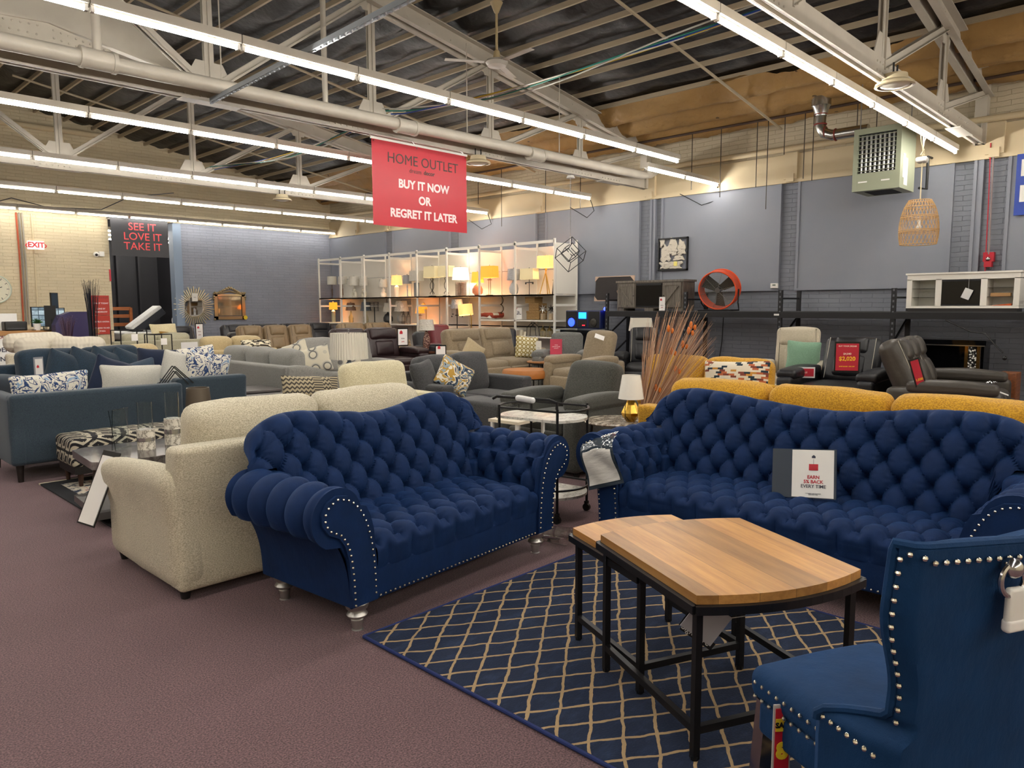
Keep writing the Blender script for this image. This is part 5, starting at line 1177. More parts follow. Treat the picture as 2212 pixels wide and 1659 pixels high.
for lb, y, w, z0, z1 in (('largest woven seagrass box, at the bottom of the stack', 11.33, .40, 1.20, 1.40), ('middle woven seagrass box of the stack', 11.30, .31, 1.40, 1.57), ('smallest woven seagrass box on top of the stack', 11.42, .30, 1.57, 1.71)):
    t = thing('woven_box', lb, 'box', (12.55, y, z0), 0, 'woven boxes'); sg = NT('seagrass'); wv = sg.n('TexBrick', i_Vector=sg.n('CombineXYZ', i_0=sg.n('SeparateXYZ', i_0=sg.obj()).outputs[1], i_1=sg.n('SeparateXYZ', i_0=sg.obj()).outputs[2]).outputs[0], i_Scale=1., i_Brick_Width=.03, i_Row_Height=.012, i_Mortar_Size=.002)
    wv.inputs['Color1'].default_value = lin('#b08c58'); wv.inputs['Color2'].default_value = lin('#96733f'); wv.inputs['Mortar'].default_value = lin('#5a4220'); sg.set(wv.outputs[0], .8)
    MB().rbox((0, 0, (z1-z0)*.4), (.28, w*.97, (z1-z0)*.8), .01, 4).build('body', sg.m, t); MB().rbox((0, 0, (z1-z0)*.86), (.29, w, (z1-z0)*.26), .01, 4).build('lid', sg.m, t)
for lb, y, c in (('white metal starburst ornament on the shelving', 11.05, '#c4c6c4'), ('dark metal starburst ornament right of the white one', 10.80, '#3a342e')):
    t = thing('starburst_ornament', lb, 'ornament', (12.45, y, 1.44), 0, 'starburst ornaments'); mb = MB()
    for k in range(12):
        a = 2*pi*k/12; b = .6*(-1)**k; d = Vector((sin(b)*.6, cos(a), sin(a))).normalized(); mb.cyl((0, 0, 0), tuple(d*.11), .022, 4, .001)
    mb.build('rays', plain(c, .35, .7, name='metal'), t, False); MB().b2(-.04, .04, -.04, .04, -.24, -.10).build('base', plain('#a08c70', .5, name='wood_block'), t, False)
t = thing('wire_ornament', 'large black wire house frame on the bottom shelf', 'ornament', (12.5, 11.4, .82), 0); mb = MB()
for s in (-.06, .06): mb.tube([(s, -.15, 0), (s, -.12, .2), (s, 0, .30), (s, .13, .2), (s, .15, 0)], .008, 5)
mb.tube([(.0, -.05, .28), (0, 0, .36), (0, .06, .28)], .006, 5); mb.bar((-.06, 0, .3), (.06, 0, .3), .01); mb.build('frame', BMET, t)
for i, (y, r, h) in enumerate(((11.72, .045, .14), (11.60, .04, .10))):
    t = thing('pillar_candle', ('taller', 'shorter')[i]+' cream pillar candle beside the wire house frame', 'candle', (12.45, y, .82), 0, 'pillar candles'); MB().lathe([(0, 0), (r, 0), (r, h), (0, h)], n=18).build('wax', plain('#d8cfb8', .5, name='wax'), t)
for i, y in enumerate((11.05, 10.85, 10.68)):
    t = thing('lantern', ORD[i]+' brass lantern from the left on the bottom shelf', 'lantern', (12.45, y, .82), 0, 'brass lanterns'); b = plain('#8c7a4c', .35, .9, name='aged_brass'); mb = MB()
    for k in range(6): a = k*pi/3; mb.cyl((.06*cos(a), .06*sin(a), .0), (.06*cos(a), .06*sin(a), .13), .006, 4)
    mb.build('cage', b, t); MB().lathe([(.07, .13), (.05, .17), (.01, .21), (.006, .26), (0, .26)], n=16).lathe([(0, 0), (.07, 0), (.07, .012), (0, .012)], n=16).build('cap', b, t)
# table + wrapped pebble lamp in front of the shelving
t = thing('side_table', 'small brown side table under the pebble base lamp', 'table', (9.62, 11.72, 0)); MB().lathe([(0, .56), (.26, .56), (.26, .6), (0, .6)], n=30).cyl((0, 0, 0), (0, 0, .57), .03, 10).lathe([(.2, 0), (.2, .02), (0, .02)], n=24).build('pedestal', wood('#4a2c1c', '#6a4028', name='walnut'), t)
t = thing('table_lamp', 'wrapped beige lamp on a pebbled glass base, left of the beige sofa', 'lamp', (9.62, 11.72, .60)); MB().lathe([(.17, .42), (.14, .64)], n=32).build('lamp_shade', shademat('wrap', 0), t)
peb = NT('pebbled_glass'); v = peb.n('TexVoronoi', i_Vector=peb.obj(), i_Scale=38.); peb.set(peb.mix(peb.math('MULTIPLY', v.outputs[0], 1.6), '#c49a84', '#5a3a34'), .25); peb.bump(v.outputs[0], .01, .8)
MB().lathe([(0, 0), (.06, 0), (.075, .1), (.07, .25), (.04, .36), (.02, .40), (.02, .43)], n=24).build('base', peb.m, t)
# ================= RACK ON RIGHT WALL =================
RB = plain('#1b1b1e', .45, .2, name='black_rack_steel')
t = thing('storage_rack', 'long black steel storage rack along the grey right wall', 'rack', (12.6, 5.0, 0))
for y in (9.12, 7.30, 5.47, 3.68, 1.86):
    for x in (-.35, .4):
        mb = MB().b2(x-.02, x+.02, y-5-.035, y-5+.035, 0, 1.76); mb.build('upright', RB, t, False)
        mb = MB()
        for k in range(20): mb.b2(x-.022, x+.0221, y-5-.012, y-5+.012, .1+k*.085, .135+k*.085)
        if x < 0: mb.build('slots', plain('#5a5c62', .6, name='slot_shade'), t, False)
    mb = MB().bar((-.33, y-5, 1.62), (.38, y-5, 1.62), .02, .03).bar((-.33, y-5, .9), (.38, y-5, 1.3), .02, .03).bar((-.33, y-5, .4), (.38, y-5, .8), .02, .03); mb.build('brace', RB, t, False)
for z in (1.29,):
    for x in (-.37, .4): MB().b2(x-.02, x+.02, -6, 4.12, z, z+.10).build('beam', RB, t, False)
    MB().b2(-.36, .4, -6, 4.12, z+.10, z+.112).build('deck', plain('#3a3a3c', .6, name='deck_steel'), t, False)
MB().b2(-.392, -.388, -.33+.8, -.24+.8, 1.33, 1.36).build('rating_label', PAPER, t, False)
ZD = 1.402
GWD = wood('#4a443e', '#7d756a', 1, 'weathered_wood', 2, .7)
t = thing('fireplace_console', 'weathered grey fireplace console with barn doors on the rack', 'console', (12.55, 8.18, ZD)); x0 = -.20
MB().b2(x0, .22, -.76, .76, .05, .56).build('body', GWD, t, False); MB().b2(x0-.02, .24, -.79, .79, .56, .60).build('top', GWD, t, False)
mb = MB()
for a, b in ((-.76, -.6), (.6, .76), (-.1, .1)): mb.b2(x0, .2, a, b, 0, .05)
mb.build('plinth', GWD, t, False)
for s in (-1, 1):
    c = s*.53; d = MB().b2(x0-.02, x0, c-.2, c+.2, .07, .54).build('door', GWD, t, False)
    mb = MB().b2(x0-.03, x0-.018, c-.2, c+.2, .49, .54).b2(x0-.03, x0-.018, c-.2, c+.2, .07, .12).b2(x0-.03, x0-.018, c-.2, c-.155, .12, .49).b2(x0-.03, x0-.018, c+.155, c+.2, .12, .49).bar((x0-.024, c-s*.15, .13), (x0-.024, c+s*.15, .48), .012, .05, up=(1, 0, 0)); mb.build('door_frame', GWD, d, False)
    MB().ball((x0-.035, c-s*.18, .3), .01, 4).build('knob', BLK, d)
o = MB().b2(x0-.01, x0, -.3, .3, .07, .54).build('fireplace_insert', plain('#141416', .1, name='black_glass'), t, False); MB().b2(x0-.018, x0-.008, -.29, .29, .50, .54).b2(x0-.016, x0-.008, -.29, .29, .07, .1).build('trim', BMET, o, False)
card('white price tag with a red house hung on the weathered console', (12.20, 7.78, 1.42+.12), -90, .13, .26, '#e9e6e3', [('FIREPLACE', -.03, .014, '#2a2430'), ('$799', -.07, .02, '#b01c2c')], hs=.08)
t = thing('drum_fan', 'orange drum fan on a black tilting stand on the rack', 'fan', (12.45, 6.72, ZD)); M_ = TR(0, 0, .40) @ RZ(10) @ RY(-12) @ RY(90)
OR = plain('#d2491c', .4, name='orange_enamel')
MB().lathe([(.335, -.13), (.345, -.13), (.345, .13), (.335, .13)], n=40, M=M_).build('drum', OR, t)
mb = MB()
for s in (-.13, .13): mb.tube([tuple(M_ @ Vector((.345*cos(a), .345*sin(a), s))) for a in [2*pi*k/40 for k in range(40)]], .014, 8, True)
mb.build('rim', OR, t)
mb = MB()
for r in [.07+.017*q for q in range(16)]: mb.tube([tuple(M_ @ Vector((r*cos(a), r*sin(a), -.125))) for a in [2*pi*k/40 for k in range(40)]], .0022, 4, True)
for k in range(6): a = k*pi/3+.3; mb.cyl(tuple(M_ @ Vector((.05*cos(a), .05*sin(a), -.125))), tuple(M_ @ Vector((.335*cos(a), .335*sin(a), -.125))), .004, 5)
mb.build('grille', plain('#77766e', .4, .4, name='grille_wire'), t)
MB().cyl(tuple(M_ @ Vector((0, 0, -.13))), tuple(M_ @ Vector((0, 0, .1))), .05, 16).build('hub', STEEL, t)
for k in range(3): MB().add([tuple(M_ @ RZ(k*120) @ Vector(p)) for p in ((.04, -.06, -.05), (.31, -.11, -.05), (.31, .11, .06), (.04, .06, .06))], [(0, 1, 2, 3)]).build('blade', plain('#26251f', .5, .2, name='blade_metal'), t)
MB().tube([(.02, .37, .40), (.0, .37, .15), (.12, .33, .02), (.12, -.33, .02), (0, -.37, .15), (.02, -.37, .40)], .013, 8).tube([(-.18, .33, .015), (-.18, -.33, .015)], .013, 8).tube([(-.18, .33, .015), (.12, .33, .02)], .013, 8).tube([(-.18, -.33, .015), (.12, -.33, .02)], .013, 8).build('stand', BMET, t)
t = thing('framed_canvas', 'back of a dark canvas with card corners leaning on the wall', 'canvas', (12.62, 9.22, 1.40+.46), 0, rot=(0, radians(4), 0))
MB().b2(-.012, .012, -.48, .48, -.24, .25).build('canvas', plain('#2a2422', .7, name='dark_canvas'), t, False)
mb = MB()
for sy in (-1, 1):
    for sz in (-1, 1): mb.prism([(0, 0), (.1, 0), (0, .1)], .034, Matrix(((0, 0, 1, -.017), (-sy, 0, 0, sy*.495), (0, -sz, 0, sz*.255), (0, 0, 0, 1))))
mb.b2(-.016, .016, -.495, .495, -.256, -.236).b2(-.016, .016, -.495, .495, .245, .262)
mb.build('card_corner', plain('#c2a590', .8, name='cardboard'), t, False)
MB().prism([(0, 0), (.12, .02), (.02, .10), (-.02, .05)], .002, TR(-.014, -.1, -.1) @ RZ(-90) @ RX(90)).prism([(0, 0), (.1, .13), (.15, .17), (.13, .1)], .002, TR(-.014, -.18, -.06) @ RZ(-90) @ RX(90)).build('torn_backing', plain('#c9a88c', .8, name='torn_paper'), t, False)
t = thing('wall_art', 'square black frame holding pale driftwood shapes on the grey wall', 'wall art', (13.12, 8.13, 2.54))
mb = MB()
for a, b, c, d in ((-.34, .34, .30, .33), (-.34, .34, -.33, -.30), (-.34, -.315, -.33, .33), (.315, .34, -.33, .33)): mb.b2(-.03, .02, a, b, c, d)
mb.build('frame', BMET, t, False)
dw = NT('driftwood'); n = dw.noise(9, 5, dw.mp((1, 1, 3)), .7); dw.set(dw.mix(dw.ramp(n, [(.32, 0.0), (.45, 1.0)]), '#4a443e', '#c9c2b4'), .8)
dw.bump(n, .01, .8)
random.seed(5)
for c_, w, h in (((.0, .17), .09, .13), ((.17, .02), .10, .17), ((-.20, .12), .08, .13), ((.04, -.22), .24, .07), ((-.14, -.08), .12, .05), ((.25, .22), .05, .08), ((-.03, .02), .06, .05)):
    def fn(p, w=w, h=h): q = Vector(p); q.y *= 1+.55*noise.noise(Vector((q.z*12, w*30, 1))); q.z *= 1+.55*noise.noise(Vector((q.y*12, h*30, 4))); return q
    MB().rbox((-.01, c_[0], c_[1]), (.03, w*2, h*2), .012, 10, fn=fn).build('driftwood_piece', dw.m, t)
MB().b2(-.04, -.035, -.12, -.04, -.24, -.15).build('yellow_sticker', plain('#e8dd7a', .5, name='sticky_note'), t, False)
WHF = plain('#e6e3da', .4, name='white_lacquer')
t = thing('fireplace_console', 'white fireplace console with glass shelves at the right end of the rack', 'console', (12.5, 2.80, ZD+.05)); x0 = -.2
mb = MB().b2(x0, .2, -.72, .72, 0, .035).b2(x0, .2, -.72, .72, .42, .50).b2(x0-.02, .22, -.74, .74, .50, .525)
for a, b in ((-.72, -.65), (.65, .72), (.25, .33), (-.33, -.25)): mb.b2(x0, .2, a, b, .03, .43)
mb.b2(.18, .2, -.72, .72, 0, .5); mb.build('carcass', WHF, t, False)
o = MB().b2(x0+.01, x0+.05, -.25, .25, .035, .42).build('fireplace_insert', plain('#0e0e10', .08, name='black_glass'), t, False); MB().b2(x0, x0+.012, -.25, .25, .39, .42).b2(x0, x0+.012, -.25, .25, .035, .06).build('trim', BMET, o, False)
for s in (-1, 1):
    for z in (.16, .29): MB().b2(x0+.02, .18, min(s*.33, s*.65), max(s*.33, s*.65), z, z+.006).build('glass_shelf', glass(), t, False)
MB().b2(x0-.004, x0, -.1, -.098, .25, .43).build('tag_string', WHT, t, False)
t2 = card('small white booklet dangling before the white console fireplace', (12.27, 2.71, 1.66), -90, .11, .15, '#d8d8d6', roll=22, name='booklet', cat='booklet')
t = thing('cardboard_strip', 'small cardboard strip on the glass shelf of the white console', 'box', (12.42, 2.32, 1.62)); MB().b2(-.05, .05, -.12, .12, 0, .05).build('card', plain('#b48a5c', .8, name='cardboard'), t, False)
t = thing('orange_wedge', 'orange wedge at the bottom of the white console', 'wedge', (12.40, 2.32, 1.49)); MB().prism([(-.13, 0), (.13, 0), (-.13, .03)], .08, TR(0, 0, 0) @ RZ(90) @ RX(90)).build('body', plain('#d4602a', .5, name='orange_plastic'), t, False)
t = thing('riser', 'dark wooden pallet strip under the white console', 'riser', (12.5, 2.80, ZD)); MB().b2(-.18, .18, -.7, .7, 0, .05).build('board', DW, t, False)
pipe('bulb_cord', 'black cord hanging from the rack with a bare bulb', [(12.2, 2.95, 1.28), (12.1, 2.6, 1.12), (12.0, 2.4, 1.1), (11.9, 2.25, .95), (11.85, 2.15, .85)], .009, BLK, 'cord', extra=lambda mb: mb.ball((11.83, 2.12, .78), .03, 5))
# fire alarm, thermostat, poster
t = thing('fire_alarm', 'red fire alarm strobe on the brick strip above the white console', 'alarm', (13.14, 2.64, 2.17)); MB().b2(-.05, .05, -.07, .07, -.02, .12).b2(-.07, .04, -.05, .05, -.1, -.02).build('body', RED, t, False); MB().ball((-.05, 0, .02), .035, 5).lathe([(0, 0), (.04, 0), (.05, .04)], (0, 0, -.14), 12).build('strobe', CHROME, t)
pipe('conduit', 'thin conduit with a red wire running down to the fire alarm', [(13.1, 2.66, 3.72), (13.1, 2.64, 2.26)], .014, plain('#8a7c7c', .5, name='conduit'), 'conduit'); pipe('cable', 'red wire beside the fire alarm conduit', [(13.08, 2.70, 3.9), (13.08, 2.68, 3.0), (13.09, 2.67, 1.8)], .008, RED, 'cable', n=5)
t = thing('thermostat', 'small white thermostat on the grey wall right of the drum fan', 'thermostat', (13.11, 5.98, 1.86)); MB().rbox((0, 0, 0), (.04, .14, .09), .008, 3).build('case', WHT, t); MB().b2(-.022, -.019, -.03, .03, .0, .025).build('display', plain('#5a6a60', .3, name='lcd'), t, False)
t = thing('wall_poster', 'blue poster with white shapes cut off at the right edge', 'poster', (13.12, 2.0, 3.25)); MB().b2(-.01, .01, -.36, .36, -.44, .44).build('sheet', plain('#1c3fa0', .4, name='blue_print'), t, False)
mb = MB()
for z in (.12, -.25): mb.b2(-.014, -.01, -.05, .30, z, z+.24)
mb.build('white_shapes', WHT, t, False)
pipe('cable', 'thin dark cable running down the grey bricks below the drum fan', [(13.15, 7.0, 1.28), (13.15, 7.02, .8), (13.15, 7.1, .2)], .009, BLK, 'cable', n=5)
# karaoke stereo on a lit cabinet
t = thing('karaoke_speaker', 'black and blue speaker system with a lit screen beside the lamp shelving', 'speaker', (12.35, 9.72, 1.02)); bl = plain('#14204e', .4, name='dark_blue_plastic')
MB().rbox((0, 0, .2), (.3, .92, .38), .02, 4).build('cabinet', bl, t)
for s in (-1, 1):
    MB().b2(-.156, -.148, min(s*.16, s*.44), max(s*.16, s*.44), .03, .37).build('grille', plain('#0c0c10', .5, name='speaker_cloth'), t, False)
    m = emis('#2038ff', 2.2, 'blue_led') if s > 0 else plain('#4a4844', .3, .5, name='speaker_cone')
    MB().lathe([(.0, 0), (.05, .012), (.085, 0), (.09, .01)], M=TR(-.156, s*.29, .14) @ RY(-90), n=24).build('speaker_cone', m, t)
MB().b2(-.158, -.148, -.1, .1, .22, .35).build('screen', emis('#1a7cff', 1.6, 'blue_screen'), t, False); MB().b2(-.156, -.148, -.12, .12, .05, .19).build('player', BLK, t, False)
MB().b2(-.16, -.155, -.07, .0, .07, .09).build('red_button', emis('#ff2030', 1.2, 'red_led'), t, False)
t = thing('glass_cabinet', 'black cabinet with lit mirrored edges under the karaoke speaker', 'cabinet', (12.4, 9.75, 0)); MB().b2(-.25, .2, -.42, .42, 0, .92).build('body', plain('#12161c', .12, name='black_gloss'), t, False); MB().b2(-.3, .24, -.5, .5, .92, 1.0).build('top', plain('#23282c', .08, .6, name='mirror_edge'), t, False)
MB().b2(-.27, -.25, .42, .50, .1, .88).build('light_strip', emis('#dff4ff', 2.0, 'white_led'), t, False)
MB().b2(-.27, -.25, -.5, -.42, .1, .88).build('mirror_strip', CHROME, t, False)
t = thing('string_ball', 'small glowing blue party light on the rack beam', 'light', (12.3, 8.95+.25, 1.40)); MB().ball((0, 0, .04), .04, 6).build('dome', emis('#3040ff', 3., 'blue_led'), t)
# red notice on table
t = thing('side_table', 'brown side table with a marble top right of the beige sofa', 'table', (10.35, 8.95, 0)); MB().b2(-.25, .25, -.2, .2, .0, .58).build('body', wood('#6a4020', '#8a5a30', name='walnut_brown'), t, False); MB().b2(-.27, .27, -.22, .22, .58, .61).build('top', MAR, t, False)
card('red notice in an acrylic stand on the marble topped side table', (10.3, 8.82, .76), -45, .22, .28, '#c23a52', [('YOUR', .03, .022, '#f0d8d8'), ('DREAM ROOM', -.0, .022, '#f0d8d8'), ('AWAITS', -.03, .022, '#f0d8d8')], 'notice', cat='sign')
card('narrow white tag standing left of the red notice', (10.02, 9.0, .74), -45, .1, .26, '#d8d2c6', [('TAG', 0, .02, '#6a6a6a')])
# table lamp behind black recliner
t = thing('table_lamp', 'square white lamp shade behind the black leather recliner', 'lamp', (11.497, 7.782, .62)); MB().add([(x*.2, y*.16, .42) for x, y in ((-1, -1), (1, -1), (1, 1), (-1, 1))]+[(x*.17, y*.14, .66) for x, y in ((-1, -1), (1, -1), (1, 1), (-1, 1))], [(0, 1, 5, 4), (1, 2, 6, 5), (2, 3, 7, 6), (3, 0, 4, 7)]).build('lamp_shade', shademat('off', 0), t, False); MB().lathe([(.07, 0), (.09, .1), (.05, .3), (.01, .36), (.01, .6)], n=20).build('base', BMET, t); t.rotation_euler = (0, 0, radians(-45))
t = thing('side_table', 'low black table behind the black leather recliner', 'table', (11.497, 7.782, 0)); MB().b2(-.25, .25, -.25, .25, .58, .62).b2(-.22, .22, -.22, .22, 0, .58).build('body', DW, t, False)
# mirrored console far right
t = thing('mirrored_console', 'black mirrored console with crystal pillars behind the taupe sofa', 'console', (12.35, 2.75, 0)); bg = plain('#0d0e10', .05, .3, name='black_mirror')
MB().b2(-.3, .3, -.36, .62, .93, 1.0).build('top', bg, t, False); MB().b2(-.31, -.3, -.35, .61, .915, .93).build('bevel', CHROME, t, False); MB().b2(-.1, .28, -.3, .58, .35, .93).build('mirror_panel', bg, t, False); MB().b2(-.28, .28, -.35, .6, .0, .32).build('base', bg, t, False)
cr = NT('crystal_strip'); v = cr.n('TexVoronoi', i_Vector=cr.obj(), i_Scale=34.); cr.set(cr.mix(cr.ramp(v.outputs[0], [(.25, 1.0), (.5, 0.0)]), '#141414', '#f0eee6'), .1, .4); cr.bump(v.outputs[0], .01, 1.)
for y in (-.2, .5): 
    MB().b2(-.3, -.24, y-.05, y+.05, .3, .92).build('crystal_pillar', cr.m, t, False)
    for s in (-.075, .075): MB().b2(-.3, -.26, y+s-.02, y+s+.02, .3, .92).build('amber_mirror', plain('#a07c46', .1, .9, name='amber_mirror'), t, False)
t = thing('accent_chest', 'brown wooden chest edge behind the taupe sofa arm', 'chest', (10.964, 1.901, 0.000)); MB().rbox((0, 0, .33), (.3, .2, .66), .01, 3).build('body', wood('#5a3018', '#8a5028', name='chestnut'), t)
# ================= HEATER =================
HG = plain('#8d927c', .45, name='sage_enamel')
t = thing('unit_heater', 'large sage green gas heater hanging high by the right wall', 'heater', (12.35, 3.95, 3.70))
mb = MB().b2(-.34, .36, -.33, .33, -.46, .46); 
MB().b2(-.30, .36, -.335, .335, -.46, .46).build('casing', HG, t, False)
mb = MB().b2(-.35, -.29, -.338, -.27, -.463, .463).b2(-.35, -.29, .27, .338, -.463, .463).b2(-.349, -.291, -.27, .27, .38, .463).b2(-.349, -.291, -.27, .27, -.463, -.20); mb.build('front_frame', HG, t, False)
MB().b2(-.302, -.298, -.27, .27, -.20, .38).build('opening', plain('#101010', .8, name='dark_opening'), t, False)
for k in range(8): MB().cyl((-.31, -.225+k*.064, -.19), (-.31, -.225+k*.064, .36), .018, 10).build('heat_tube', plain('#a8a8a6', .3, .8, name='aluminised_steel'), t)
for k in range(9): MB().b2(-.36, -.32, -.27, .27, -.17+k*.064, -.163+k*.064).build('louvre', HG, t, False)
mb = MB()
for k in range(12): mb.b2(-.2+k*.04, -.182+k*.04, -.2, .2, -.466, -.46)
mb.build('bottom_vent', BLK, t, False)
MB().b2(-.15, .0, -.34, -.335, -.4, .0).b2(-.22, -.12, -.342, -.336, -.3, .05).build('data_plate', PAPER, t, False); MB().b2(-.352, -.35, -.2, -.08, -.34, -.32).b2(-.352, -.35, .12, .25, -.34, -.32).build('badge', PAPER, t, False)
MB().cyl((.2, -.3, .46), (.2, -.3, 1.3), .008, 5).cyl((-.2, .3, .46), (-.2, .3, 1.3), .008, 5).build('hanger', STEEL, t)
AL = plain('#b9b9b6', .25, 1, name='galvanised_duct')
def dx(mb):
    mb.lathe([(.09, 0), (.13, .14), (.15, .16), (.15, .3)], (12.35, 4.95, 4.55), 20)
pipe('flue_duct', 'shiny metal flue pipe with an elbow behind the heater', [(12.35, 4.2, 4.02+.2), (12.35, 4.75, 4.22), (12.35, 4.88, 4.27), (12.35, 4.95, 4.38), (12.35, 4.95, 4.62)], .085, AL, 'duct', dx, n=16)
mb = MB()
for y, z in ((4.70, 4.22), (4.86, 4.28)): mb.tube([(12.35+.09*cos(a), y, z+.09*sin(a)) for a in [2*pi*k/20 for k in range(20)]], .012, 6, True)
for z in (4.42, 4.58): mb.tube([(12.35+.09*cos(a), 4.95+.09*sin(a), z) for a in [2*pi*k/20 for k in range(20)]], .012, 6, True)
tag(mb.build('duct_tape', plain('#7c2a22', .5, name='red_tape')), 'red sealing tape bands around the flue pipe elbow', 'tape', kind='stuff')
pipe('gas_pipe', 'black gas pipe beside the green heater', [(12.75, 3.55, 3.30), (12.95, 3.5, 3.30), (12.95, 3.5, 3.8), (13.18, 3.5, 3.8)], .02, BLK)
# pendants
t = thing('rattan_pendant', 'open weave rattan pendant lamp hanging by the right wall', 'pendant lamp', (11.25, 3.11, 2.33)); ratm = plain('#c9a068', .6, name='rattan'); mb = MB()
def rr_(z): return .245*(1-.08*((z-.18)/.18)**2 if z < .18 else sqrt(max(0, 1-((z-.18)/.50)**2)))
for k in range(30):
    for s in (-1, 1): mb.tube([(rr_(z)*cos(2*pi*k/30+s*z*1.6), rr_(z)*sin(2*pi*k/30+s*z*1.6), z) for z in [i*.59/14 for i in range(15)]], .0035, 4)
mb.build('weave', ratm, t); mb = MB()
for z in (0, .17, .19, .36, .38, .5, .59): mb.tube([(rr_(z)*cos(a), rr_(z)*sin(a), z) for a in [2*pi*k/32 for k in range(32)]], .006, 5, True)
mb.build('ring', ratm, t); MB().cyl((0, 0, .59), (0, 0, 1.50), .008, 6).build('cord', plain('#d8cba8', .6, name='cream_cord'), t); MB().cyl((0, 0, .26), (0, 0, .33), .02, 8).ball((0, 0, .23), .035, 6).build('bulb', WHT, t)
MB().rbox((0, 0, 1.12), (.14, .14, .07), .03, 5, nz=.02).build('ceiling_rose', WHT, t); mb = MB()
mb.tube([(0, 0, 1.25), (.15, .03, 1.40), (.3, .02, 1.58)], .006, 4).tube([(0, 0, 1.25), (-.1, .0, 1.36), (-.15, .0, 1.5)], .006, 4).tube([(.0, 0, 1.2), (-.1, .0, 1.18), (.05, 0, 1.28), (.1, 0, 1.2), (0, 0, 1.22)], .006, 4); mb.build('string_knot', plain('#d8cba8', .6, name='cream_cord'), t)
t = thing('cube_pendant', 'black wire double cube pendant hanging on a chain before the lamp shelving', 'pendant lamp', (10.55, 8.7, 2.10)); mb = MB()
def cube(mb, c, s, M):
    P = {(i, j, k): tuple(Vector(c)+M @ Vector((i*s, j*s, k*s))) for i in (-1, 1) for j in (-1, 1) for k in (-1, 1)}
    for p in P:
        for ax in range(3):
            if p[ax] < 0: q = list(p); q[ax] = 1; mb.bar(P[p], P[tuple(q)], .011)
Mc = (RZ(20) @ RX(45) @ RY(35.26)).to_3x3(); cube(mb, (0, 0, .34), .185, Mc); cube(mb, (0, 0, .38), .10, (RZ(60) @ RX(45) @ RY(35)).to_3x3()); mb.build('wire_cubes', BMET, t, False)
mb = MB()
for k in range(31): z = .68+k*.036; mb.tube([((.010*cos(a)) if k % 2 else 0, 0 if k % 2 else .010*cos(a), z+.02*sin(a)) for a in [2*pi*i/8 for i in range(8)]], .003, 4, True)
mb.build('chain', STEEL, t); MB().cyl((0, 0, .40), (0, 0, .66), .012, 8, .004).ball((0, 0, .38), .03, 5).build('bulb_cluster', WHT, t)
MB().lathe([(.0, 0), (.08, 0), (.06, .05), (0, .05)], (0, 0, 1.70), 16).build('ceiling_rose', WHT, t)
# ================= FAR LEFT =================
CO = wood('#9a6c3c', '#b8875034'[:7], 1, 'counter_oak', 0, .5)
t = thing('sales_counter', 'long sales counter with an oak top and posters on its front', 'counter', (2.6, 15.6, 0)); MB().b2(-2.4, 1.95, -.3, .35, 0, 1.02).build('body', plain('#c49a68', .6, name='oak_panel'), t, False); MB().b2(-2.45, 2.0, -.36, .4, 1.02, 1.10).build('worktop', CO, t, False)
def poster(lb, x, lines):
    t = board('poster', lb, 'poster', (x, 15.28, .77), 0, .62, .60, PAPER, .008, 'posters on the sales counter'); text(t, 'HOME OUTLET', .075, (0, -.007, .22), plain('#a83a2c', .5, name='print'), bold=.001)
    for s_, z, sz in lines: text(t, s_, sz, (0, -.007, z), plain('#22223a', .5, name='print'), bold=.002)
    return t
poster('white HOME OUTLET poster ending in ENA and NADA at the left edge', 3.02, [('ORDENA', .0, .11), ('CON NADA', -.16, .11)]); poster('white HOME OUTLET poster partly behind the white blankets', 3.66, [('ORDER', -.03, .09)])
def monitor(lb, x, y, rz, w, hh, scr):
    t = thing('monitor', lb, 'monitor', (x, y, 1.10), rz, 'counter electronics'); MB().b2(-w/2, w/2, 0, .03, .06, .06+hh).build('housing', BLK, t, False); MB().b2(-w/2+.015, w/2-.015, -.003, 0, .075, .045+hh).build('screen', scr, t, False); MB().b2(-.02, .02, .02, .05, .0, .2).b2(-.1, .1, -.05, .08, 0, .012).build('stand', BLK, t, False)
sm = NT('camera_grid_screen'); bk = sm.n('TexBrick', i_Vector=sm.n('CombineXYZ', i_0=sm.n('SeparateXYZ', i_0=sm.obj()).outputs[0], i_1=sm.n('SeparateXYZ', i_0=sm.obj()).outputs[2]).outputs[0], i_Scale=1., i_Brick_Width=.11, i_Row_Height=.09, i_Mortar_Size=.006, offset=0.)
bk.inputs['Color1'].default_value = lin('#9fb0b8'); bk.inputs['Color2'].default_value = lin('#5c6e78'); bk.inputs['Mortar'].default_value = lin('#10181c'); n = sm.noise(22, 3)
cc = sm.mix(n, bk.outputs[0], '#26323a'); sm.set(cc, .3); sm.l(cc, sm.b.inputs['Emission Color']); sm.b.inputs['Emission Strength'].default_value = .6
monitor('monitor showing a grid of camera views on the counter', 3.66, 15.4, 8, .24, .36, sm.m); monitor('black back of a monitor between the two lit screens', 3.80, 15.2, 150, .18, .38, BLK); monitor('right hand monitor with camera views on the counter', 3.98, 15.4, -10, .2, .34, sm.m)
monitor('small dark upright screen rising behind the two monitors', 4.02, 15.75, 20, .14, .62, plain('#2a3640', .2, name='dark_screen'))
t = thing('printer', 'low black printer on the sales counter', 'printer', (3.30, 15.5, 1.10)); MB().rbox((0, 0, .08), (.34, .26, .16), .02, 3).build('case', BLK, t); MB().b2(-.13, .13, -.14, -.12, .02, .05).build('paper_tray', plain('#2c2c30', .4, name='grey_plastic'), t, False)
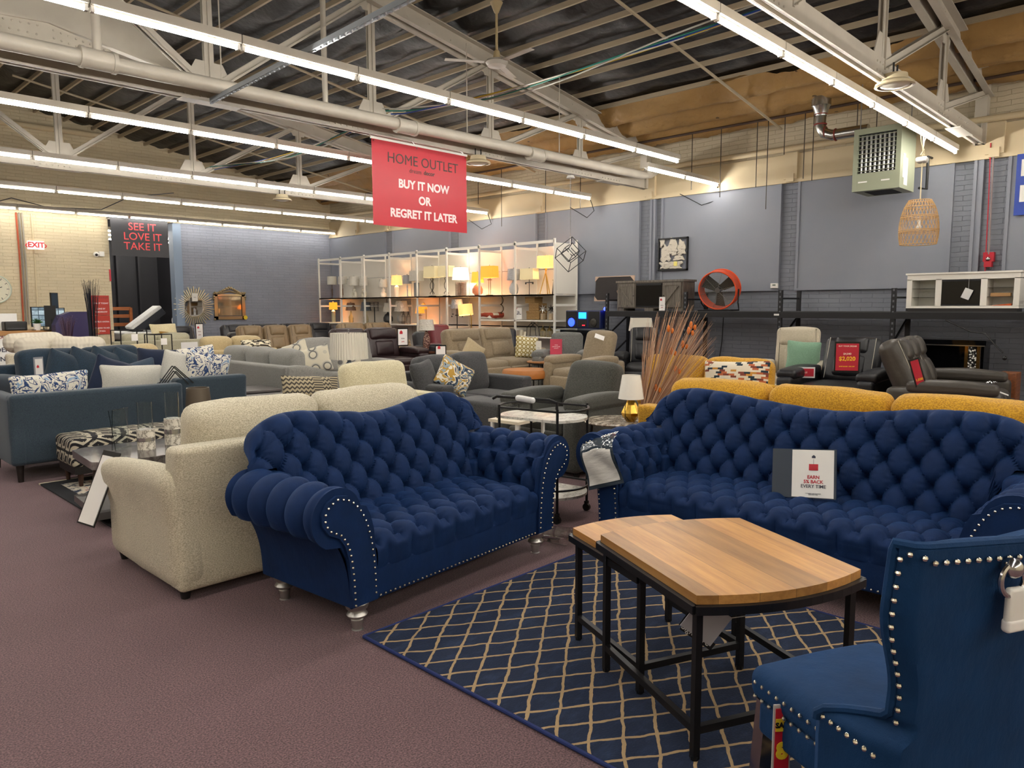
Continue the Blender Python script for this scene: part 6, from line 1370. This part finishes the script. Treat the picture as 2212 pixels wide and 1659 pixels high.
for lb, x, h in (('potted green plant beside the black printer', 3.62, .12), ('smaller potted plant under the camera screens', 4.10, .09)):
    t = thing('potted_plant', lb, 'plant', (x, 15.38, 1.10), 0, 'plants on the counter'); MB().lathe([(0, 0), (.05, 0), (.06, h), (.05, h), (0, h*.8)], n=18).build('pot', WHT, t); mb = MB(); random.seed(int(x*100))
    for k in range(70):
        a, b = random.uniform(0, 6.28), random.uniform(.2, 1.4); d = Vector((cos(a)*cos(b), sin(a)*cos(b), sin(b))); p = Vector((0, 0, h)); q = p+d*random.uniform(.07, .13); s_ = d.orthogonal().normalized()*.012; mb.add([p, (p+q)/2+s_, q, (p+q)/2-s_], [(0, 1, 2, 3)])
    mb.build('foliage', plain('#3c6a2c', .6, name='leaf'), t, False)
t = thing('water_bottle', 'clear water bottle right of the larger counter plant', 'bottle', (3.75, 15.4, 1.10)); MB().lathe([(0, 0), (.035, 0), (.035, .12), (.015, .15), (.015, .18), (0, .18)], n=16).build('bottle', glass('tinted_glass', '#cfe4ee', .05), t)
t = thing('paper_stack', 'white paper box behind the black printer', 'box', (3.2, 15.75, 1.10)); MB().b2(-.18, .18, -.1, .1, 0, .30).build('box', PAPER, t, False)
t = thing('arcade_cabinet', 'purple arcade style cabinet with a rounded top behind the grass vases', 'cabinet', (4.05, 15.0, 0), 0)
MB().prism([(-.3, 0), (.26, 0), (.26, 1.43), (-.05, 1.43), (-.22, 1.36), (-.3, 1.2)], .25, RX(90)).build('body', plain('#2c2250', .5, name='purple_print'), t, False)
MB().prism([(-.05, .72), (.25, .72), (.25, 1.10), (.1, 1.14), (-.03, 1.02)], .004, TR(0, .004, 0) @ RX(90)).build('yellow_panel', YEL, t, False)
def reed(lb, x, y, z0, h, n, mats, spread, seed, rb):
    t = thing('reed_vase', lb, 'dried reeds', (x, y, z0)); random.seed(seed)
    for m in mats:
        mb = MB()
        for i in range(n):
            a, r = random.uniform(0, 6.28), random.uniform(.2, 1); L_ = h*random.uniform(.8, 1); e = spread*r
            mb.tube([(rb*r*cos(a)*s*0+rb*r*cos(a)+e*cos(a)*s**3, rb*r*sin(a)+e*sin(a)*s**3, L_*s) for s in (0, .3, .6, .85, 1)]+[(rb*r*cos(a)+e*cos(a)*1.5, rb*r*sin(a)+e*sin(a)*1.5, L_*.97)], .003, 3, rr=[.005, .005, .004, .003, .002, .001])
        o = mb.build('reeds', m, t); o['kind'] = 'stuff'
    return t
reed('tall bundle of near black reeds standing before the red posters', 4.20, 14.28, .70, 1.30, 34, [plain('#12141c', .6, name='black_reed'), plain('#1d2230', .6, name='dark_reed')], .09, 3, .07)
reed('shorter bundle of purple reeds before the purple cabinet', 3.60, 13.52, .72, .66, 34, [plain('#3a2238', .6, name='purple_reed'), plain('#5c4656', .6, name='mauve_reed')], .07, 5, .06)
for x, y, z in ((4.20, 14.28, .70), (3.60, 13.52, .72)):
    t = thing('plinth', ('dark' if x > 4 else 'grey')+' plinth holding the '+('near black' if x > 4 else 'purple')+' reeds', 'plinth', (x, y, 0)); MB().b2(-.12, .12, -.12, .12, 0, z).build('block', DW, t, False)
t = board('red_poster', 'upper red poster reading GRAB IT TODAY GONE BY TOMORROW', 'poster', (6.32, 20.76, 1.56), 0, .42, .50, plain('#b8301f', .5, name='red_print_dark'), .01, 'red posters by the doorway')
for s_, z in (('HOME OUTLET', .19), ): text(t, s_, .055, (0, -.008, z), plain('#5a1a14', .5, name='print'))
for s_, z in (('GRAB IT TODAY', .05), ('GONE BY', -.09), ('TOMORROW', -.17)): text(t, s_, .05, (0, -.008, z), wh, bold=.0015)
t = board('red_poster', 'lower red poster reading LLEVELO AHORA, MANANA YA NO ESTARA', 'poster', (6.32, 20.76, 1.06), 0, .42, .48, plain('#b8301f', .5, name='red_print_dark'), .01, 'red posters by the doorway')
for s_, z in (('LLEVELO AHORA', .08), ('MANANA YA NO', -.08), ('ESTARA', -.16)): text(t, s_, .048, (0, -.008, z), wh, bold=.0015)
board('small_notice', 'small red notice on the doorway edge above the posters', 'sign', (6.60, 20.78, 2.33), 0, .04, .3, RED, .01)
# mirrors
MIR = plain('#c9c9c9', .03, 1, name='mirror_glass'); CH2 = plain('#e0d0ac', .3, .5, name='champagne_metal')
t = thing('sunburst_mirror', 'round mirror with a sunburst frame on the grey brick wall', 'mirror', (8.70, 20.73, 1.52)); MB().cyl((0, .03, 0), (0, -.01, 0), .28, 32).build('glass', MIR, t); mb = MB()
for k in range(44): a = 2*pi*k/44; r1 = .56 if k % 2 else .50; mb.bar((.27*cos(a), -.015, .27*sin(a)), (r1*cos(a), .0, r1*sin(a)), .014, .05, up=(0, 1, 0))
mb.build('ray_frame', CH2, t, False)
card('small paper tag hung on the top of the sunburst mirror', (8.70, 20.66, 1.78), 0, .16, .22, '#d0ccc4', [('MIRROR', 0, .02, '#444444')])
t = thing('ornate_mirror', 'rectangular wall mirror with a gilt leafy crest, right of the sunburst mirror', 'mirror', (9.73, 20.74, 1.50)); MB().b2(-.34, .34, -.01, .02, -.24, .30).build('glass', plain('#c4bca8', .05, .9, name='mirror_glass'), t, False)
mb = MB()
for a in ((-.46, -.36, -.35, .38), (.36, .46, -.35, .38), (-.46, .46, -.35, -.26), (-.46, .46, .31, .38)): mb.b2(a[0], a[1], -.03, .02, a[2], a[3])
mb.build('bevel_frame', plain('#b9ad94', .12, .9, name='bevelled_mirror'), t, False); mb = MB()
for k in range(26):
    s = k/25*2-1; z = .38+.17*max(0, 1-abs(s)*1.35)+.03*abs(sin(k*1.7)); mb.ball((s*.46, -.02, z), .03+.012*sin(k*2.1)**2, 4)
    mb.ball((s*.40, -.02, .38+.08*max(0, 1-abs(s)*1.2)), .028, 4)
for s in (-1, 1): mb.ball((s*.46, -.02, .30), .04, 4).ball((s*.47, -.02, .24), .03, 4).ball((s*.46, -.02, -.34), .035, 4)
mb.build('carved_crest', plain('#c2ae88', .3, .8, name='gilt'), t)
tag(MB().cyl((10.17, 20.68, 1.20), (10.17, 20.69, 1.20), .06, 16).build('round_sticker', YEL), 'round yellow sticker at the corner of the ornate mirror', 'sticker')
# back room mattresses etc.
WQ = fabric('#d2d0cc', '#e6e4e0', 40, .002, 'quilted_white'); 
t = thing('mattress', 'mattress with white quilted face tilted up in the doorway', 'mattress', (7.85, 22.2, 1.22), 0, rot=(0, radians(-38), radians(-12))); MB().rbox((0, 0, 0), (1.0, 1.2, .10), .04, 6).build('quilted_top', WQ, t); MB().rbox((0, 0, -.13), (.98, 1.18, .20), .04, 5).build('side_border', plain('#2c2e34', .8, name='charcoal_ticking'), t)
t = thing('bed', 'flat white mattress on a dark base in the doorway', 'bed', (8.3, 22.2, 0)); MB().rbox((0, 0, .72), (2.6, 1.9, .22), .05, 6).build('mattress', WQ, t); MB().rbox((0, 0, .32), (2.6, 1.9, .62), .04, 4).build('base', plain('#33363e', .8, name='slate_ticking'), t)
t = thing('wooden_bed_end', 'orange brown wooden bunk bed end inside the doorway', 'bed', (7.65, 23.6, 0)); ow = wood('#8a4a1c', '#a8602a', name='pine'); mb = MB()
for x in (-.35, .35): mb.b2(x-.04, x+.04, -.04, .04, 0, 1.5)
for z in (.6, .95, 1.2, 1.42): mb.b2(-.35, .35, -.02, .02, z, z+.1)
mb.build('frame', ow, t, False)
t = thing('wall_switch', 'small white thermostat on the black wall of the back room', 'switch', (9.9-.0, 25.2, 1.25)); MB().b2(.06, .1, -.1, .1, -.08, .08).build('case', WHT, t, False)
t = thing('headboard_frame', 'white rolled bedding on a shelf inside the doorway', 'bedding', (9.3, 22.9, .95)); MB().cyl((-.35, 0, .15), (.35, 0, .15), .1, 12).build('roll', WQ, t); MB().b2(-.4, .4, -.1, .4, -.3, .05).build('blue_base', plain('#18243c', .8, name='navy_cover'), t, False)
# sofas far left/centre
sofa('pale cream loveseat far back below the doorway', (4.30, 13.4, 0), 176, 1.3, .9, fabric('#a8966e', '#c0ae86', 120, .002, 'straw_fabric'), 2, .2, .6, .45, .75, .88, ('block', '#151515', .05), 'far cream sofas', 'roll')
sofa('straw coloured sofa behind the light grey sectional', (5.85, 13.1, 0), 178, 1.45, .95, fabric('#a8966e', '#c0ae86', 120, .002, 'straw_fabric'), 2, .2, .6, .45, .78, .98, ('block', '#151515', .05), 'far cream sofas', 'roll')
pillow('fringed zebra striped pillow lying on the straw coloured sofa', (5.957, 11.775, 0.860), (-40, 0, -20), .5, .22, pattern('stripe', ('#d8cfb4', '#3a342c'), 60), .14)
sofa('pale sage and cream sofa in front of the doorway', (6.2, 17.4, 0), 178, 1.9, .9, fabric('#9c9880', '#b4b098', 120, .002, 'sage_cream'), 2, .25, .7, .45, .8, .92, ('block', '#151515', .05), None, 'roll')
pillow('cream pillow on the pale sage sofa under the wire table frames', (6.4, 16.9, .98), (-20, 0, 6), .6, .34, fabric('#c4b890', '#d8cca8', 120, .002, 'cream_fabric'), .16)
for i, (x, y, h) in enumerate(((5.2, 15.5, 1.06), (5.75, 15.5, .96))):
    t = thing('wire_end_table', ('taller', 'shorter')[i]+' black wire end table frame near the doorway with a white tag', 'table', (x, y, 0), 10, 'wire end tables'); mb = MB(); w = (.26, .18)[i]
    for sx in (-w, w):
        for sy in (-.18, .18): mb.bar((sx, sy, 0), (sx, sy, h), .016)
    for z in (h, .3):
        mb.bar((-w, -.18, z), (w, -.18, z), .016).bar((-w, .18, z), (w, .18, z), .016).bar((-w, -.18, z), (-w, .18, z), .016).bar((w, -.18, z), (w, .18, z), .016)
    mb.build('frame', BMET, t, False); o = MB().box((0, -.2, h-.14), (.13, .003, .13), M=TR(0, 0, 0)).build('paper_tag', PAPER, t, False)
t = thing('crescent_stool', 'mustard crescent shaped chair side right of the wire tables', 'chair', (6.451, 16.672, 0.600)); MB().grid(lambda u, v: (.5*u-.2+.0*v, .12*v, .30*sqrt(max(0, 1-u*u))-.0+.08*v), 16, 4).build('curved_side', plain('#8c6414', .5, name='mustard_leather'), t)
# textured white armchairs
CK = NT('cable_knit'); sp_ = CK.n('SeparateXYZ', i_0=CK.obj()); wv = CK.math('SINE', CK.math('ADD', CK.math('MULTIPLY', sp_.outputs[0], 120.), CK.math('MULTIPLY', CK.noise(9, 1), 6.))); wv2 = CK.math('SINE', CK.math('MULTIPLY', sp_.outputs[2], 95.)); CK.set('#cdc5b4', .95); CK.bump(CK.math('ADD', wv, wv2), .003, .6); CK = CK.m
sofa('ivory armchair in front of the sales counter', (3.25, 12.6, 0), 0, 1.1, .85, fabric('#c2b9a6', '#d8d0be', 100, .002, 'ivory_fabric'), 1, .24, .66, .46, .8, .98, ('block', '#151515', .05), None, 'roll', cat='chair', name='armchair')
for lb, x, y, z, rz, w, h in (('ribbed ivory knit blanket draped over the armchair left side', 2.80, 12.1, .82, 20, .5, .5), ('cable knit ivory blanket draped over the armchair right side', 3.30, 11.9, .84, -16, .7, .46), ('plain ivory blanket bundled on top of the armchair', 2.95, 12.7, .98, 0, .8, .26)):
    t = thing('knit_blanket', lb, 'blanket', (x, y, z), rz, 'ivory blankets'); MB().rbox((0, 0, 0), (w, .26, h), .11, 12, (0, .03, .03), None, nzr(.03, 3.5, x)).build('fabric', CK, t)
# dark navy sofa at the left
sofa('dark navy sofa with wavy cushions behind the linen sectional', (3.05, 9.7, 0), 12, 2.0, 1.0, NAVYD, 2, .26, .72, .46, .82, .98, ('block', '#151515', .05), 'dark navy seating', 'roll', drop=0)
for i, (x, z) in enumerate(((2.65, .74), (2.90, .75), (3.15, .74), (3.42, .72))):
    pillow(ORD[i]+' dark navy back cushion from the left on the dark navy sofa', (x, 10.15+.06*i, z), (-14, 24, 12), .46, .44, NAVYD, .26, 'cushion', 'back_cushion', 'loose navy back cushions', sd=i)
sofa('dark navy armchair with a padded arm at the left edge', (1.12, 9.35, 0), 16, 1.3, 1.0, NAVYD, 1, .32, .72, .46, .84, .98, ('block', '#151515', .05), 'dark navy seating', 'roll', cat='chair', name='armchair')
card('narrow white price tag hanging on the dark navy chair arm', (2.12, 9.05, .78), 30, .09, .36, '#d8d5d2', [('$599', -.08, .026, '#22304c')], frame='#8a8a90', hs=.1, housec='#b81c2c')
card('large blank white sheet standing behind the floral pillows', (3.894, 9.480, 0.910), 10, .23, .30, '#dcd9d6', name='blank_sheet', cat='sheet')
card('narrow white price card before the black recliner below the sunburst mirror', (7.551, 17.754, 0.900), 0, .16, .40, '#d9d5d0', [('SOFA', .02, .03, '#7a2a2c'), ('$999', -.06, .03, '#7a2a2c')], frame='#17171b', hs=.12)
card('white tag lying on the seat of the taupe reclining sofa', (9.45, 1.75, .56), 10, .12, .24, '#d6d4d0', tilt=-70, name='paper_tag')
# ---- lettering to plain meshes ----
bpy.context.view_layer.update()
_dg = bpy.context.evaluated_depsgraph_get()
for o in [o for o in COL.objects if o.type == 'FONT']:
    me = bpy.data.meshes.new_from_object(o.evaluated_get(_dg)); nm = o.name; o.name = 'old'
    q = bpy.data.objects.new(nm, me); COL.objects.link(q); q.parent = o.parent
    q.location, q.rotation_euler, q.scale = o.location, o.rotation_euler, o.scale
    for k in o.keys():
        if k in ('label', 'kind'): q[k] = o[k]
    bpy.data.objects.remove(o)
